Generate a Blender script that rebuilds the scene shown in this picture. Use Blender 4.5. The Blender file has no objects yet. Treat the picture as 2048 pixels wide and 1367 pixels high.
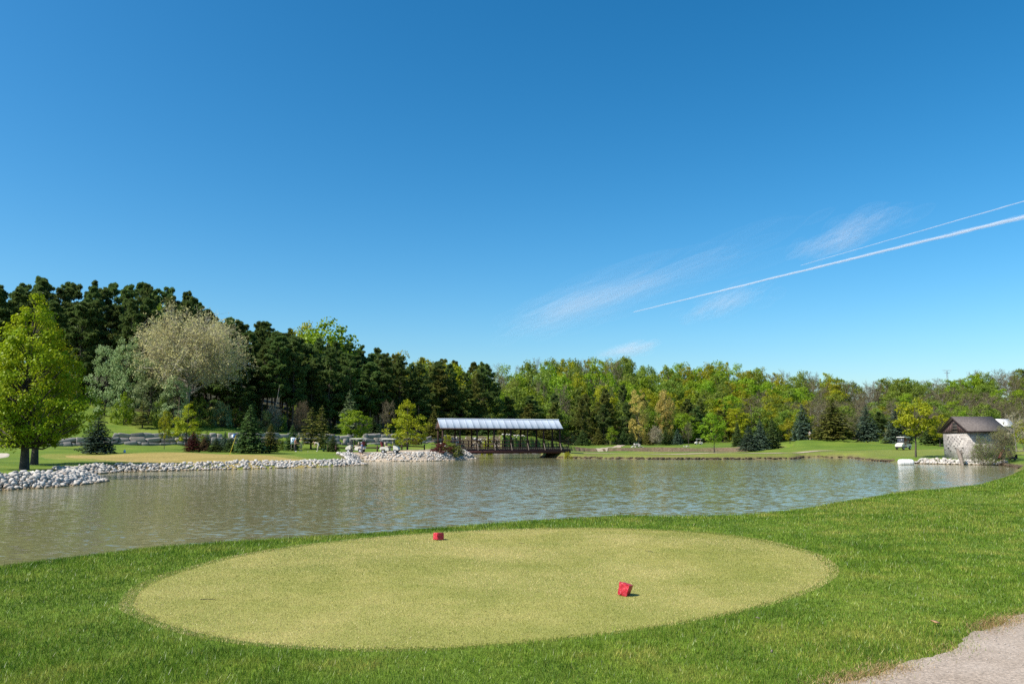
import bpy, math, random
import numpy as np
from mathutils import Vector, Matrix

S = bpy.context.scene
COL = S.collection
R = math.radians
EYE = 2.55                      # camera above the water (z = 0)
FPX, CX, CY = 1593.0, 1024.0, 683.5
PITCH = math.atan((880.0 - CY) / FPX)

# ------------------------------------------------------------------ camera, sky, sun, exposure
cam = bpy.data.cameras.new('camera')
cam.sensor_width = 36.0
cam.lens = 36.0 * FPX / 2048.0
cam.clip_end = 200000.0
cam_o = bpy.data.objects.new('camera', cam)
COL.objects.link(cam_o)
cam_o.location = (0, 0, EYE)
cam_o.rotation_euler = (math.pi / 2 + PITCH, 0, 0)
S.camera = cam_o

SUN_EL = R(48)
SUN_AZ = math.atan2(-0.90, -0.44)          # clockwise from +Y
tosun = Vector((math.sin(SUN_AZ) * math.cos(SUN_EL), math.cos(SUN_AZ) * math.cos(SUN_EL), math.sin(SUN_EL)))
world = bpy.data.worlds.new('World')
S.world = world
world.use_nodes = True
wn, wl = world.node_tree.nodes, world.node_tree.links
bg = wn['Background']
sky = wn.new('ShaderNodeTexSky')
sky.sky_type = 'NISHITA'
sky.sun_disc = False
sky.sun_elevation = SUN_EL
sky.sun_rotation = SUN_AZ % (2 * math.pi)
sky.altitude = 200
sky.air_density = 1.0
sky.dust_density = 1.4
sky.ozone_density = 3.0
hsv = wn.new('ShaderNodeHueSaturation')
hsv.inputs['Saturation'].default_value = 1.38
hsv.inputs['Hue'].default_value = 0.486
wl.new(sky.outputs[0], hsv.inputs['Color'])
gam = wn.new('ShaderNodeGamma')
gam.inputs[1].default_value = 1.15
wl.new(hsv.outputs[0], gam.inputs[0])
wl.new(gam.outputs[0], bg.inputs[0])
bg.inputs[1].default_value = 0.088
sun = bpy.data.lights.new('sun', 'SUN')
sun.energy = 4.6
sun.angle = R(0.53)
sun.color = (1.0, 0.95, 0.87)
sun_o = bpy.data.objects.new('sun', sun)
COL.objects.link(sun_o)
sun_o.rotation_euler = (-tosun).to_track_quat('-Z', 'Y').to_euler()
sun_o.location = tosun * 100
vs = S.view_settings
vs.view_transform = 'Standard'
vs.look = 'None'
vs.exposure = 0.62
vs.gamma = 1.0
vs.use_curve_mapping = False
cy = S.cycles
cy.max_bounces = 8
cy.diffuse_bounces = 3
cy.glossy_bounces = 3
cy.transmission_bounces = 4
cy.transparent_max_bounces = 128
cy.volume_bounces = 1
cy.use_denoising = False
cy.sample_clamp_indirect = 8.0

# ------------------------------------------------------------------ pixels of the survey photo -> points of the place
def ray(px, py):
    u = (px - CX) / FPX
    v = (CY - py) / FPX
    return u, math.cos(PITCH) - v * math.sin(PITCH), math.sin(PITCH) + v * math.cos(PITCH)

def P(px, py, z=0.0):
    u, dy, dz = ray(px, py)
    t = (z - EYE) / dz
    return (u * t, dy * t)

def ZD(px, py, d):
    """height of the sight line through a pixel at ground distance d (along y)"""
    u, dy, dz = ray(px, py)
    return EYE + dz * d / dy

def XD(px, d):
    return (px - CX) / FPX * d * 0.9925    # row near the horizon

# ------------------------------------------------------------------ mesh helpers
def mesh_np(name, V, F):
    """V (n,3); F list of int arrays (m,k)"""
    me = bpy.data.meshes.new(name)
    V = np.asarray(V, dtype=np.float32)
    if not isinstance(F, (list, tuple)):
        F = [F]
    F = [np.asarray(f, dtype=np.int32) for f in F if len(f)]
    me.vertices.add(len(V))
    me.vertices.foreach_set('co', V.ravel())
    nl = sum(f.size for f in F)
    npol = sum(len(f) for f in F)
    me.loops.add(nl)
    me.polygons.add(npol)
    me.loops.foreach_set('vertex_index', np.concatenate([f.ravel() for f in F]))
    tot = np.concatenate([np.full(len(f), f.shape[1], dtype=np.int32) for f in F])
    st = np.concatenate([[0], np.cumsum(tot)[:-1]]).astype(np.int32)
    me.polygons.foreach_set('loop_start', st)
    me.update(calc_edges=True)
    me.validate()
    return me

def smooth(me, on=True):
    me.polygons.foreach_set('use_smooth', np.full(len(me.polygons), on))
    return me

class MB:
    def __init__(s):
        s.V = []; s.F = {}; s.n = 0
    def add(s, V, F):
        V = np.asarray(V, dtype=np.float64)
        for f in (F if isinstance(F, (list, tuple)) else [F]):
            f = np.asarray(f, dtype=np.int64)
            if len(f):
                s.F.setdefault(f.shape[1], []).append(f + s.n)
        s.V.append(V); s.n += len(V)
        return s
    def box(s, c, d, rz=0.0, jit=0.0, rng=None, rx=0.0, ry=0.0):
        d = np.array(d) / 2.0
        V = np.array([[x, y, z] for z in (-1, 1) for y in (-1, 1) for x in (-1, 1)], float) * d
        if jit:
            V = V + (rng.random(V.shape) - .5) * 2 * jit * d
        if rx or ry or rz:
            M = np.array(Matrix.Rotation(rz, 3, 'Z') @ Matrix.Rotation(ry, 3, 'Y') @ Matrix.Rotation(rx, 3, 'X'))
            V = V @ M.T
        F = np.array([[0, 2, 3, 1], [4, 5, 7, 6], [0, 1, 5, 4], [2, 6, 7, 3], [0, 4, 6, 2], [1, 3, 7, 5]])
        return s.add(V + np.array(c), F)
    def tube(s, pts, rad, n=6, cap=True):
        pts = np.asarray(pts, float); m = len(pts)
        rad = np.broadcast_to(np.asarray(rad, float), (m,))
        T = np.gradient(pts, axis=0)
        T /= np.linalg.norm(T, axis=1)[:, None] + 1e-9
        ref = np.where(np.abs(T[:, 2:3]) > .9, np.array([[1., 0, 0]]), np.array([[0, 0, 1.]]))
        A = np.cross(T, ref); A /= np.linalg.norm(A, axis=1)[:, None] + 1e-9
        B = np.cross(T, A)
        an = np.arange(n) * 2 * math.pi / n
        ring = A[:, None, :] * np.cos(an)[None, :, None] + B[:, None, :] * np.sin(an)[None, :, None]
        V = (pts[:, None, :] + ring * rad[:, None, None]).reshape(-1, 3)
        i = np.arange(m - 1)[:, None] * n; j = np.arange(n)[None, :]; k = (j + 1) % n
        F = np.stack([i + j, i + k, i + n + k, i + n + j], -1).reshape(-1, 4)
        s.add(V, F)
        if cap and n >= 3:
            s.add(V[:n], np.arange(n)[None, :]); s.add(V[-n:], np.arange(n)[None, ::-1])
        return s
    def prism(s, prof, y0, y1):
        """profile in x,z extruded along y"""
        n = len(prof)
        V = [[x, y0, z] for x, z in prof] + [[x, y1, z] for x, z in prof]
        F = [[i, (i + 1) % n, n + (i + 1) % n, n + i] for i in range(n)]
        s.add(V, np.array(F)); s.add(V, [np.arange(n)[None, ::-1], np.arange(n)[None, :] + n])
        return s
    def mesh(s, name, sm=False):
        V = np.concatenate(s.V)
        F = [np.concatenate(f) for f in s.F.values()]
        me = mesh_np(name, V, F)
        if sm: smooth(me)
        return me
    def build(s, name, mat, parent=None, sm=False):
        return link(name, s.mesh(name, sm), mat, parent)

def link(name, me, mat=None, parent=None, loc=None):
    o = bpy.data.objects.new(name, me)
    COL.objects.link(o)
    if mat is not None and me is not None:
        if not me.materials:
            me.materials.append(mat)
        elif me.materials[0] is not mat:
            o.material_slots[0].link = 'OBJECT'
            o.material_slots[0].material = mat
    if parent is not None: o.parent = parent
    if loc is not None: o.location = loc
    return o

def empty(name, loc=(0, 0, 0), rz=0.0):
    o = bpy.data.objects.new(name, None)
    COL.objects.link(o)
    o.location = loc; o.rotation_euler = (0, 0, rz)
    o.empty_display_size = .2
    return o

def tag(o, label=None, cat=None, group=None, kind=None):
    if label: o['label'] = label
    if cat: o['category'] = cat
    if group: o['group'] = group
    if kind: o['kind'] = kind
    return o

# ------------------------------------------------------------------ materials
def nodes(name):
    m = bpy.data.materials.new(name)
    m.use_nodes = True
    nt = m.node_tree
    return m, nt.nodes, nt.links, nt.nodes['Principled BSDF'], nt.nodes['Material Output']

def ramp(n, stops):
    r = n.new('ShaderNodeValToRGB')
    el = r.color_ramp.elements
    while len(el) > 1: el.remove(el[0])
    el[0].position = stops[0][0]; el[0].color = (*stops[0][1], 1)
    for p, c in stops[1:]:
        e = el.new(p); e.color = (*c, 1)
    return r

def noise(n, l, scale, detail=4, rough=.6, coord=None, dist=0.0):
    t = n.new('ShaderNodeTexNoise')
    t.inputs['Scale'].default_value = scale
    t.inputs['Detail'].default_value = detail
    t.inputs['Roughness'].default_value = rough
    t.inputs['Distortion'].default_value = dist
    if coord is not None: l.new(coord, t.inputs['Vector'])
    return t

def mixc(n, l, fac, a, b, mode='MIX'):
    m = n.new('ShaderNodeMix'); m.data_type = 'RGBA'; m.blend_type = mode
    for sock, v in ((m.inputs[0], fac), (m.inputs[6], a), (m.inputs[7], b)):
        if isinstance(v, (int, float)): sock.default_value = v
        elif isinstance(v, tuple): sock.default_value = (*v, 1)
        else: l.new(v, sock)
    return m.outputs[2]

def plain(name, col, rough=.6, metal=0.0, var=.12, scale=3.0, bump=0.0, spec=.4, obrand=0.0):
    m, n, l, b, o = nodes(name)
    tc = n.new('ShaderNodeTexCoord')
    t = noise(n, l, scale, 5, .65, tc.outputs['Object'])
    c2 = tuple(max(0, c * (1 - 2 * var)) for c in col); c1 = tuple(min(1, c * (1 + var)) for c in col)
    r = ramp(n, [(.3, c2), (.7, c1)])
    l.new(t.outputs[0], r.inputs[0])
    out = r.outputs[0]
    if obrand:
        oi = n.new('ShaderNodeObjectInfo')
        mr = n.new('ShaderNodeMapRange'); mr.inputs[3].default_value = 1 - obrand; mr.inputs[4].default_value = 1 + obrand
        l.new(oi.outputs['Random'], mr.inputs[0])
        h = n.new('ShaderNodeHueSaturation'); l.new(mr.outputs[0], h.inputs['Value']); l.new(out, h.inputs['Color'])
        out = h.outputs[0]
    l.new(out, b.inputs['Base Color'])
    b.inputs['Roughness'].default_value = rough
    b.inputs['Metallic'].default_value = metal
    b.inputs['Specular IOR Level'].default_value = spec
    if bump:
        bp = n.new('ShaderNodeBump'); bp.inputs['Strength'].default_value = bump; bp.inputs['Distance'].default_value = .02
        t2 = noise(n, l, scale * 6, 6, .7, tc.outputs['Object'])
        l.new(t2.outputs[0], bp.inputs['Height']); l.new(bp.outputs[0], b.inputs['Normal'])
    return m

def leafmat(name, c1, c2, trans=.35, rnd=.22, nscale=.5, gloss=.012):
    """foliage: two real leaf colours mixed by clump and by leaf, part of the light passes through"""
    m, n, l, b, o = nodes(name)
    n.remove(b)
    tc = n.new('ShaderNodeTexCoord'); geo = n.new('ShaderNodeNewGeometry'); oi = n.new('ShaderNodeObjectInfo')
    t = noise(n, l, nscale, 3, .6, tc.outputs['Object'])
    r = ramp(n, [(.35, (0, 0, 0)), (.65, (1, 1, 1))]); l.new(t.outputs[0], r.inputs[0])
    mx = mixc(n, l, r.outputs[0], c1, c2)
    ad = n.new('ShaderNodeMath'); ad.operation = 'ADD'
    l.new(geo.outputs['Random Per Island'], ad.inputs[0]); l.new(oi.outputs['Random'], ad.inputs[1])
    mr = n.new('ShaderNodeMapRange'); mr.inputs[2].default_value = 2.0
    mr.inputs[3].default_value = 1 - rnd * 1.6; mr.inputs[4].default_value = 1 + rnd * 1.6
    l.new(ad.outputs[0], mr.inputs[0])
    h = n.new('ShaderNodeHueSaturation'); l.new(mr.outputs[0], h.inputs['Value']); l.new(mx, h.inputs['Color'])
    mh = n.new('ShaderNodeMapRange'); mh.inputs[3].default_value = .485; mh.inputs[4].default_value = .515
    l.new(oi.outputs['Random'], mh.inputs[0]); l.new(mh.outputs[0], h.inputs['Hue'])
    d = n.new('ShaderNodeBsdfDiffuse'); tr = n.new('ShaderNodeBsdfTranslucent'); g = n.new('ShaderNodeBsdfGlossy')
    g.inputs['Roughness'].default_value = .45
    l.new(h.outputs[0], d.inputs[0]); l.new(h.outputs[0], tr.inputs[0])
    s1 = n.new('ShaderNodeMixShader'); s1.inputs[0].default_value = trans
    l.new(d.outputs[0], s1.inputs[1]); l.new(tr.outputs[0], s1.inputs[2])
    s2 = n.new('ShaderNodeMixShader'); s2.inputs[0].default_value = gloss
    l.new(s1.outputs[0], s2.inputs[1]); l.new(g.outputs[0], s2.inputs[2])
    l.new(s2.outputs[0], o.inputs[0])
    return m

M = {}
M['bark'] = plain('bark', (.075, .06, .048), .9, var=.3, scale=5, bump=.5)
M['bark_pale'] = plain('bark_pale', (.26, .23, .19), .9, var=.3, scale=4, bump=.4)
M['bark_pine'] = plain('bark_pine', (.085, .062, .048), .9, var=.3, scale=4, bump=.5)
M['maple'] = leafmat('maple_leaves', (0.202, 0.280, 0.008), (0.305, 0.338, 0.010), .4)
M['bright'] = leafmat('bright_green_leaves', (.165, .280, .014), (.255, .335, .018), .42)
M['mid'] = leafmat('mid_green_leaves', (.130, .200, .024), (.210, .265, .034), .4)
M['yellowgreen'] = leafmat('yellow_green_leaves', (0.264, 0.300, 0.014), (0.360, 0.348, 0.017), .42)
M['gold'] = leafmat('golden_leaves', (.50, .41, .085), (.58, .48, .13), .42)
M['silver'] = leafmat('silver_green_leaves', (0.213, 0.288, 0.106), (0.300, 0.362, 0.163), .35)
M['cream'] = leafmat('cream_catkins', (.50, .455, .20), (.62, .56, .28), .4)
M['bud'] = leafmat('budding_twigs', (.26, .25, .10), (.28, .31, .075), .38)
M['budbrown'] = leafmat('brown_budding_twigs', (.235, .185, .095), (.28, .235, .11), .35)
M['pine'] = leafmat('pine_needles', (.105, .165, .046), (.160, .215, .058), .4, .3)
M['pine2'] = leafmat('olive_pine_needles', (.15, .185, .042), (.22, .235, .052), .38, .3)
M['spruce'] = leafmat('spruce_needles', (0.060, 0.105, 0.030), (0.105, 0.150, 0.042), .18, .25, .8)
M['bluespruce'] = leafmat('blue_spruce_needles', (0.067, 0.109, 0.067), (0.105, 0.154, 0.101), .18, .25, .8)
M['olive'] = leafmat('olive_conifer_needles', (0.111, 0.130, 0.029), (0.182, 0.176, 0.036), .2, .25, .8)
M['palecon'] = leafmat('pale_conifer_needles', (0.163, 0.219, 0.094), (0.213, 0.263, 0.125), .25, .2, .8)
M['rust'] = leafmat('rust_brown_needles', (0.120, 0.074, 0.042), (0.168, 0.108, 0.054), .2, .25)
M['red'] = leafmat('dark_red_leaves', (0.083, 0.020, 0.020), (0.110, 0.035, 0.024), .3, .25)
M['twig'] = plain('twig_bark', (.155, .125, .075), .9, var=.25, scale=3)
M['twigpale'] = plain('pale_twig_bark', (.42, .37, .26), .9, var=.2, scale=3)

def mat_ground():
    m, n, l, b, o = nodes('ground_grass')
    tc = n.new('ShaderNodeTexCoord'); p = tc.outputs['Object']
    at = n.new('ShaderNodeVertexColor'); at.layer_name = 'zone'
    sp = n.new('ShaderNodeSeparateColor'); l.new(at.outputs[0], sp.inputs[0])
    a = noise(n, l, .11, 6, .62, p); r1 = ramp(n, [(.3, (.075, .125, .014)), (.52, (.115, .175, .018)), (.72, (.190, .215, .034))]); l.new(a.outputs[0], r1.inputs[0])
    f = noise(n, l, 9.0, 5, .7, p); r2 = ramp(n, [(.3, (.6, .6, .6)), (.7, (1.3, 1.3, 1.3))]); l.new(f.outputs[0], r2.inputs[0])
    g = mixc(n, l, 1.0, r1.outputs[0], r2.outputs[0], 'MULTIPLY')
    dry = mixc(n, l, sp.outputs[2], g, (.24, .215, .06))
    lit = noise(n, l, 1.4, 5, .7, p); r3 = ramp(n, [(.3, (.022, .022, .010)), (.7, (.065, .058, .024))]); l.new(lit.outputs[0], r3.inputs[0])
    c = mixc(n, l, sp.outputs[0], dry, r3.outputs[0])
    so = noise(n, l, 2.5, 6, .7, p); r4 = ramp(n, [(.3, (.055, .038, .022)), (.55, (.16, .115, .065)), (.75, (.27, .21, .13))]); l.new(so.outputs[0], r4.inputs[0])
    c = mixc(n, l, sp.outputs[1], c, r4.outputs[0])
    l.new(c, b.inputs['Base Color'])
    b.inputs['Roughness'].default_value = .9; b.inputs['Specular IOR Level'].default_value = .15
    bp = n.new('ShaderNodeBump'); bp.inputs['Strength'].default_value = .6; bp.inputs['Distance'].default_value = .06
    l.new(f.outputs[0], bp.inputs['Height']); l.new(bp.outputs[0], b.inputs['Normal'])
    return m

def mat_turf(name, cols, scale=.35, fine=60.0, dist=.01):
    m, n, l, b, o = nodes(name)
    tc = n.new('ShaderNodeTexCoord'); p = tc.outputs['Object']
    a = noise(n, l, scale, 5, .62, p); r1 = ramp(n, [(.3, cols[0]), (.5, cols[1]), (.7, cols[2])]); l.new(a.outputs[0], r1.inputs[0])
    f = noise(n, l, fine, 4, .7, p); r2 = ramp(n, [(.3, (.55, .55, .55)), (.7, (1.35, 1.35, 1.35))]); l.new(f.outputs[0], r2.inputs[0])
    l.new(mixc(n, l, 1.0, r1.outputs[0], r2.outputs[0], 'MULTIPLY'), b.inputs['Base Color'])
    b.inputs['Roughness'].default_value = .9; b.inputs['Specular IOR Level'].default_value = .15
    bp = n.new('ShaderNodeBump'); bp.inputs['Strength'].default_value = .5; bp.inputs['Distance'].default_value = dist
    l.new(f.outputs[0], bp.inputs['Height']); l.new(bp.outputs[0], b.inputs['Normal'])
    return m

def mat_blade(name, cols, trans=.3, scale=1.3, rnd=.6, bigs=.16, bigr=((.52, .04), (.72, .6))):
    m, n, l, b, o = nodes(name)
    n.remove(b)
    tc = n.new('ShaderNodeTexCoord'); p = tc.outputs['Object']; geo = n.new('ShaderNodeNewGeometry')
    a = noise(n, l, scale, 6, .68, p); r1 = ramp(n, [(.36, cols[0]), (.47, cols[1]), (.54, cols[2]), (.66, cols[3])]); l.new(a.outputs[0], r1.inputs[0])
    mr = n.new('ShaderNodeMapRange'); mr.inputs[3].default_value = 1 - rnd; mr.inputs[4].default_value = 1 + rnd
    l.new(geo.outputs['Random Per Island'], mr.inputs[0])
    wn_ = n.new('ShaderNodeTexWhiteNoise'); wn_.noise_dimensions = '1D'; l.new(geo.outputs['Random Per Island'], wn_.inputs['W'])
    big = noise(n, l, bigs, 4, .6, p); rb = ramp(n, [(bigr[0][0], (bigr[0][1],) * 3), (bigr[1][0], (bigr[1][1],) * 3)]); l.new(big.outputs[0], rb.inputs[0])
    lt = n.new('ShaderNodeMath'); lt.operation = 'LESS_THAN'; l.new(wn_.outputs[0], lt.inputs[0]); l.new(rb.outputs[0], lt.inputs[1])
    dryc = mixc(n, l, lt.outputs[0], r1.outputs[0], cols[3])
    h = n.new('ShaderNodeHueSaturation'); l.new(mr.outputs[0], h.inputs['Value']); l.new(dryc, h.inputs['Color'])
    d = n.new('ShaderNodeBsdfDiffuse'); tr = n.new('ShaderNodeBsdfTranslucent'); g = n.new('ShaderNodeBsdfGlossy')
    g.inputs['Roughness'].default_value = .38
    l.new(h.outputs[0], d.inputs[0]); l.new(h.outputs[0], tr.inputs[0])
    s1 = n.new('ShaderNodeMixShader'); s1.inputs[0].default_value = trans
    l.new(d.outputs[0], s1.inputs[1]); l.new(tr.outputs[0], s1.inputs[2])
    s2 = n.new('ShaderNodeMixShader'); s2.inputs[0].default_value = .02
    l.new(s1.outputs[0], s2.inputs[1]); l.new(g.outputs[0], s2.inputs[2]); l.new(s2.outputs[0], o.inputs[0])
    return m

def mat_water():
    m, n, l, b, o = nodes('pond_water')
    tc = n.new('ShaderNodeTexCoord')
    mp = n.new('ShaderNodeMapping'); mp.inputs['Scale'].default_value = (.55, 1.0, 1.0); mp.inputs['Rotation'].default_value = (0, 0, R(12))
    l.new(tc.outputs['Object'], mp.inputs[0])
    a = noise(n, l, 5.5, 3, .6, mp.outputs[0], .3)
    c = noise(n, l, 1.1, 2, .5, mp.outputs[0], .3)
    w = noise(n, l, .05, 3, .5, tc.outputs['Object'])
    rw = ramp(n, [(.35, (.6, .6, .6)), (.65, (1, 1, 1))]); l.new(w.outputs[0], rw.inputs[0])
    def vm(op, x, y):
        v = n.new('ShaderNodeVectorMath'); v.operation = op
        for sck, val in ((v.inputs[0], x), (v.inputs[1], y)):
            if isinstance(val, tuple): sck.default_value = val
            else: l.new(val, sck)
        return v.outputs[0]
    s1 = vm('MULTIPLY', vm('SUBTRACT', a.outputs['Color'], (.5, .5, .5)), (.36, .48, 0))
    s2 = vm('MULTIPLY', vm('SUBTRACT', c.outputs['Color'], (.5, .5, .5)), (.055, .085, 0))
    sl = vm('MULTIPLY', vm('ADD', s1, s2), rw.outputs[0])
    nrm = n.new('ShaderNodeVectorMath'); nrm.operation = 'NORMALIZE'
    l.new(vm('ADD', sl, (0, 0, 1)), nrm.inputs[0])
    l.new(nrm.outputs[0], b.inputs['Normal'])
    k = noise(n, l, .03, 3, .6, tc.outputs['Object'])
    r = ramp(n, [(.3, (.165, .155, .072)), (.7, (.185, .175, .088))]); l.new(k.outputs[0], r.inputs[0])
    l.new(r.outputs[0], b.inputs['Base Color'])
    b.inputs['Roughness'].default_value = .09
    b.inputs['IOR'].default_value = 1.33
    b.inputs['Specular IOR Level'].default_value = .5
    return m

def mat_stone(name, c1, c2, c3, scale=2.5, wet=True):
    m, n, l, b, o = nodes(name)
    tc = n.new('ShaderNodeTexCoord'); geo = n.new('ShaderNodeNewGeometry'); oi = n.new('ShaderNodeObjectInfo')
    t = noise(n, l, scale, 6, .7, tc.outputs['Object'])
    ad = n.new('ShaderNodeMath'); ad.operation = 'ADD'; l.new(oi.outputs['Random'], ad.inputs[0]); l.new(geo.outputs['Random Per Island'], ad.inputs[1])
    fr = n.new('ShaderNodeMath'); fr.operation = 'FRACT'; l.new(ad.outputs[0], fr.inputs[0])
    r = ramp(n, [(0, c2), (.35, c1), (.8, c1), (.92, c3), (1, c2)]); l.new(fr.outputs[0], r.inputs[0])
    r2 = ramp(n, [(.3, (.72, .72, .72)), (.65, (1.1, 1.1, 1.1))]); l.new(t.outputs[0], r2.inputs[0])
    c = mixc(n, l, 1.0, r.outputs[0], r2.outputs[0], 'MULTIPLY')
    if wet:
        sp = n.new('ShaderNodeSeparateXYZ'); l.new(geo.outputs['Position'], sp.inputs[0])
        mr = n.new('ShaderNodeMapRange'); mr.inputs[1].default_value = .03; mr.inputs[2].default_value = .16; mr.inputs[3].default_value = 1.0; mr.inputs[4].default_value = 0.0
        l.new(sp.outputs[2], mr.inputs[0])
        c = mixc(n, l, mr.outputs[0], c, (.22, .165, .095))
    l.new(c, b.inputs['Base Color'])
    b.inputs['Roughness'].default_value = .85; b.inputs['Specular IOR Level'].default_value = .25
    bp = n.new('ShaderNodeBump'); bp.inputs['Strength'].default_value = .5; bp.inputs['Distance'].default_value = .03
    l.new(t.outputs[0], bp.inputs['Height']); l.new(bp.outputs[0], b.inputs['Normal'])
    return m

M['ground'] = mat_ground()
M['tee'] = mat_turf('tee_turf', [(.22, .23, .05), (.27, .265, .068), (.33, .30, .09)], .8, 70)
M['green'] = mat_turf('putting_turf', [(.25, .20, .052), (.31, .235, .07), (.34, .26, .085)], .12, 5, .01)
M['fringe'] = mat_turf('fringe_turf', [(.155, .175, .03), (.185, .195, .034), (.22, .21, .045)], .2, 6, .02)
M['gravel'] = mat_turf('gravel', [(.30, .235, .175), (.36, .29, .225), (.43, .355, .285)], 1.3, 38, .02)
M['path'] = mat_turf('path_gravel', [(.34, .27, .19), (.40, .32, .23), (.45, .37, .28)], .6, 6, .02)
M['sand'] = mat_turf('bunker_sand', [(.46, .39, .30), (.50, .43, .33), (.54, .46, .36)], .6, 9, .02)
M['water'] = mat_water()
M['limestone'] = mat_stone('limestone', (.50, .465, .41), (.29, .27, .245), (.45, .36, .28))
M['boulder'] = mat_stone('wall_boulder', (.25, .23, .205), (.13, .12, .11), (.32, .27, .22), 1.2, False)
M['blade'] = mat_blade('rough_grass_blades', [(.072, .138, .012), (.115, .200, .016), (.165, .245, .024), (.29, .29, .055)])
M['teeblade'] = mat_blade('tee_grass_blades', [(.165, .20, .032), (.265, .27, .055), (.36, .33, .09), (.52, .43, .18)], .25, .4, .45, .5, ((.42, .02), (.60, .75)))

# ------------------------------------------------------------------ lie of the land
near_edge = [(-160, 1140, .80), (0, 1119, .80), (200, 1093, .80), (450, 1077, .80), (600, 1067, .80), (870, 1047, .80), (1000, 1037, .80),
             (1200, 1025, .80), (1320, 1028, .80), (1400, 1029, .78), (1560, 1013, .70), (1700, 1000, .60), (1850, 985, .50), (1950, 966, .36), (2020, 946, .20)]
near_shore = []
for px, py, z in near_edge:
    x, y = P(px, py, z)
    k = 1.0 + 1.1 * z / y
    near_shore.append((x * k, y * k))
far_px = [(2046, 938), (2030, 934), (2005, 930), (1985, 929.5), (1900, 928), (1832, 926.5), (1790, 924), (1725, 919.5), (1700, 915.5), (1605, 914.5), (1590, 917.5), (1500, 918), (1400, 918),
          (1300, 918), (1180, 916.5), (1120, 915.5), (1082, 914.3)]
back_pond = [(4.5, 128), (8, 133), (22, 133), (38, 135), (50, 143), (56, 160), (53, 172)]
far_px2 = [(1455, 901.0), (1300, 901.2), (1175, 902.5), (1060, 905), (1000, 906.3), (925, 907), (900, 910.5), (935, 914.5), (950, 918), (900, 920.5), (840, 921.5), (760, 921.5), (725, 921), (703, 922.5),
           (729, 929), (650, 933), (500, 937), (300, 942), (240, 943.5), (185, 947.5), (160, 950), (178, 956), (204, 962), (160, 969), (100, 974), (0, 980), (-200, 988)]
pond = near_shore + [P(a, b) for a, b in far_px] + back_pond + [P(a, b) for a, b in far_px2] + [(-62, 36), (-75, 25), (-40, 15), (-20, 14)]
PO = np.array(pond)

def pond_sd(x, y):
    """signed distance to the shoreline, positive on land"""
    x = np.asarray(x, float); y = np.asarray(y, float)
    d2 = np.full(x.shape, 1e18); ins = np.zeros(x.shape, bool)
    n = len(PO)
    for i in range(n):
        ax, ay = PO[i]; bx, by = PO[(i + 1) % n]
        ex, ey = bx - ax, by - ay
        t = np.clip(((x - ax) * ex + (y - ay) * ey) / (ex * ex + ey * ey + 1e-12), 0, 1)
        d2 = np.minimum(d2, (x - ax - t * ex) ** 2 + (y - ay - t * ey) ** 2)
        c = (ay > y) != (by > y)
        ins ^= c & (x < (bx - ax) * (y - ay) / (by - ay + 1e-12) + ax)
    d = np.sqrt(d2)
    return np.where(ins, -d, d)

CP = np.array([(0, 0, .85), (0, 8, .85), (0, 12, .85), (-5, 8, .85), (5, 8, .85), (-10, 5, .85), (10, 5, .85), (8, 15, .85), (4, 18, .85), (-6, 12, .85), (15, 10, .9), (22, 14, .95), (0, 16, .85), (-3, 14, .85),
    (25, 27, .72), (40, 34, .85), (37, 50, .5), (50, 48, .8), (46, 68, .5), (60, 58, .9), (-20, 5, .85), (-40, 5, .9), (30, 0, .95), (-30, -20, .9), (30, -20, .9), (0, -25, .9), (80, 20, 1.2), (-9, 11, .85),
    (-30, 44, .58), (-32, 52, .62), (-50, 55, .8), (-35, 64, .56), (-29, 74, .58), (-19, 80, .55), (-45, 80, .85), (-60, 88, 1.1), (-40, 94, 1.12), (-26, 94, .95), (-16, 99, .85), (-11, 102, .92), (-30, 104, 1.1), (-60, 104, 1.5),
    (-28, 106.5, 1.1), (-52, 112, 1.75), (-70, 108, 1.75), (-35, 124, 1.9), (-15, 118, 1.3), (-8, 110, 1.2), (-12, 136, 1.9), (5, 150, 1.7), (-4, 128, 1.0), (-90, 95, 1.8),
    (6, 120, .75), (10, 112, .45), (25, 112, .5), (40, 112, .52), (15, 121, .6), (35, 122, .62), (52, 122, .9), (57, 115, 1.1), (66, 106, 1.1), (52, 84, .5), (60, 84, .6), (75, 98, 1.2), (63, 97, .85), (48, 100, .45),
    (20, 202, .7), (50, 205, .85), (30, 250, 1.0), (0, 215, 1.1), (60, 180, 1.2), (80, 250, 1.3), (100, 200, 1.5), (100, 130, 1.6), (0, 300, 1.2), (100, 300, 1.4), (200, 300, 1.6), (-100, 300, 2)])

def sstep(t):
    t = np.clip(t, 0, 1); return t * t * (3 - 2 * t)

def wall_f(x, y):
    """distance uphill from the foot of the boulder terraces"""
    return (y - (104 + .614 * (x + 80))) * .852

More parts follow.
